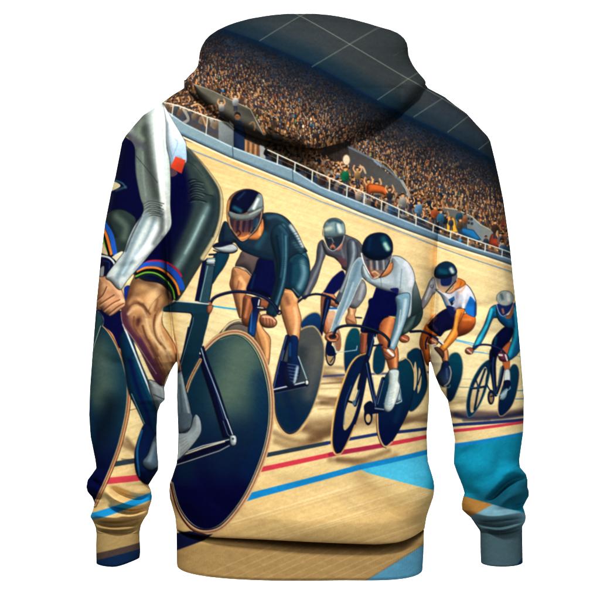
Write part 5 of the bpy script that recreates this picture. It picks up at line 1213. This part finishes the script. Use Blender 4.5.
WBx0 = curve([(518, 178), (530, 176.4), (563, 176.8)]); WBx1 = curve([(518, 423), (530, 424.2), (550, 423.6), (568, 422.4)])
def wb_H(x, y): return np.maximum(inflate(x, WBx0(y), WBx1(y), 47, 2.3), 0) * (1 - .05 * np.clip((y - 560.6) / 3, 0, 1))
def wb_yw(x, y, h):
    r = np.clip((y - 518) / 45.0, 0, 1)
    return y + r * (np.sign(h) * 16.6 * (np.abs(h) / 47) ** 0.72 + 4.5 * smooth((x - 330) / 95))
def hem_groove(x, y):
    w = np.interp(x, [176, 215, 250, 300, 400, 424], [0.2, 0.5, 1, 1.1, 1.1, .8])
    d = y - (HEMY(x) - 1.0); wd = np.interp(x, [176, 250, 300, 400, 424], [3, 4.0, 6.0, 6.0, 4])
    return -42 * w * np.where(d < 0, 1.0, np.exp(-(d / wd) ** 2))
band = ring_rows('hem_band', np.arange(518, 563.3, STEP), WBx0, WBx1, wb_H, wb_yw, mat=M_RIB, parent=root, nb=50, extra=hem_groove)

# ---- hood -----------------------------------------------------------------
HL = curve([(13.6, 292), (14, 280), (15.5, 268), (18.5, 250), (22, 237), (25.5, 227), (30, 217.5), (35, 210), (40, 205.2), (47, 201.3), (53, 199.5), (60, 198.7), (66, 197.6), (71, 194.5), (76, 189.2), (80, 186), (84, 184.8), (88, 185.4),
            (94, 192), (101, 200), (108, 208.5), (115, 217), (122, 226), (128, 234), (133, 243), (137, 252), (141, 263), (144.5, 275), (147, 287), (149, 300), (150.2, 314)])
HR = curve([(13.6, 312), (14.2, 324), (16, 337), (19, 352), (23, 367), (27, 380), (30, 391), (33.3, 398.5), (38, 404), (43, 407), (48, 408), (55, 408.6), (60, 410.5), (65, 413), (70, 416.2), (75, 420), (80, 424.2), (83, 425.6), (86, 425), (90, 421),
            (96, 416), (103, 409.5), (110, 402), (116, 394), (122, 386), (128, 376), (133, 366.5), (137.5, 357), (141, 349.5), (144.5, 341), (147.5, 333), (149.4, 325), (150.2, 320)])
def hood_H(x, y):
    a, b = HL(y), HR(y)
    s = smooth((y - 62) / 34.0)
    base = np.maximum(H_upper(x, np.maximum(y, 90)), 0)
    T = np.interp(y, [13.6, 15, 18, 24, 34, 48, 66, 88, 108, 125, 138, 146, 150.2], [0, 12, 24, 38, 50, 60, 68, 73, 76, 77, 76, 74, 72])
    Dc = T - s * np.interp(y, [60, 90, 110, 150], [30, 33, 42, 54])
    c = (a + b) / 2; w = (b - a) / 2; q = np.clip(np.abs((x - c) / w), 0, 1)
    prof_up = np.sqrt(np.maximum(1 - q ** 2.2, 0))
    dist = np.minimum((x - a) / 1.3, (b - x) / 2.6)
    prof_lo = (0.28 + 0.72 * np.sqrt(np.clip(1 - (1 - np.clip(dist / 16.0, 0, 1)) ** 2, 0, 1))) * (0.45 + 0.55 * np.sqrt(np.maximum(1 - q ** 2, 0)))
    return base * s + np.maximum(Dc, 0) * (prof_up * (1 - s) + prof_lo * s)
hr = np.concatenate([[13.6, 13.65, 13.75, 13.9], np.arange(14.1, 24, 0.3), np.arange(24, 146, STEP), np.arange(146, 150.25, 0.25)])
hood = ring_rows('hood', hr, HL, HR, hood_H, None, back=0.7, dens=0.55, mat=M_CLOTH, parent=root, nb=40, relief=1.0)
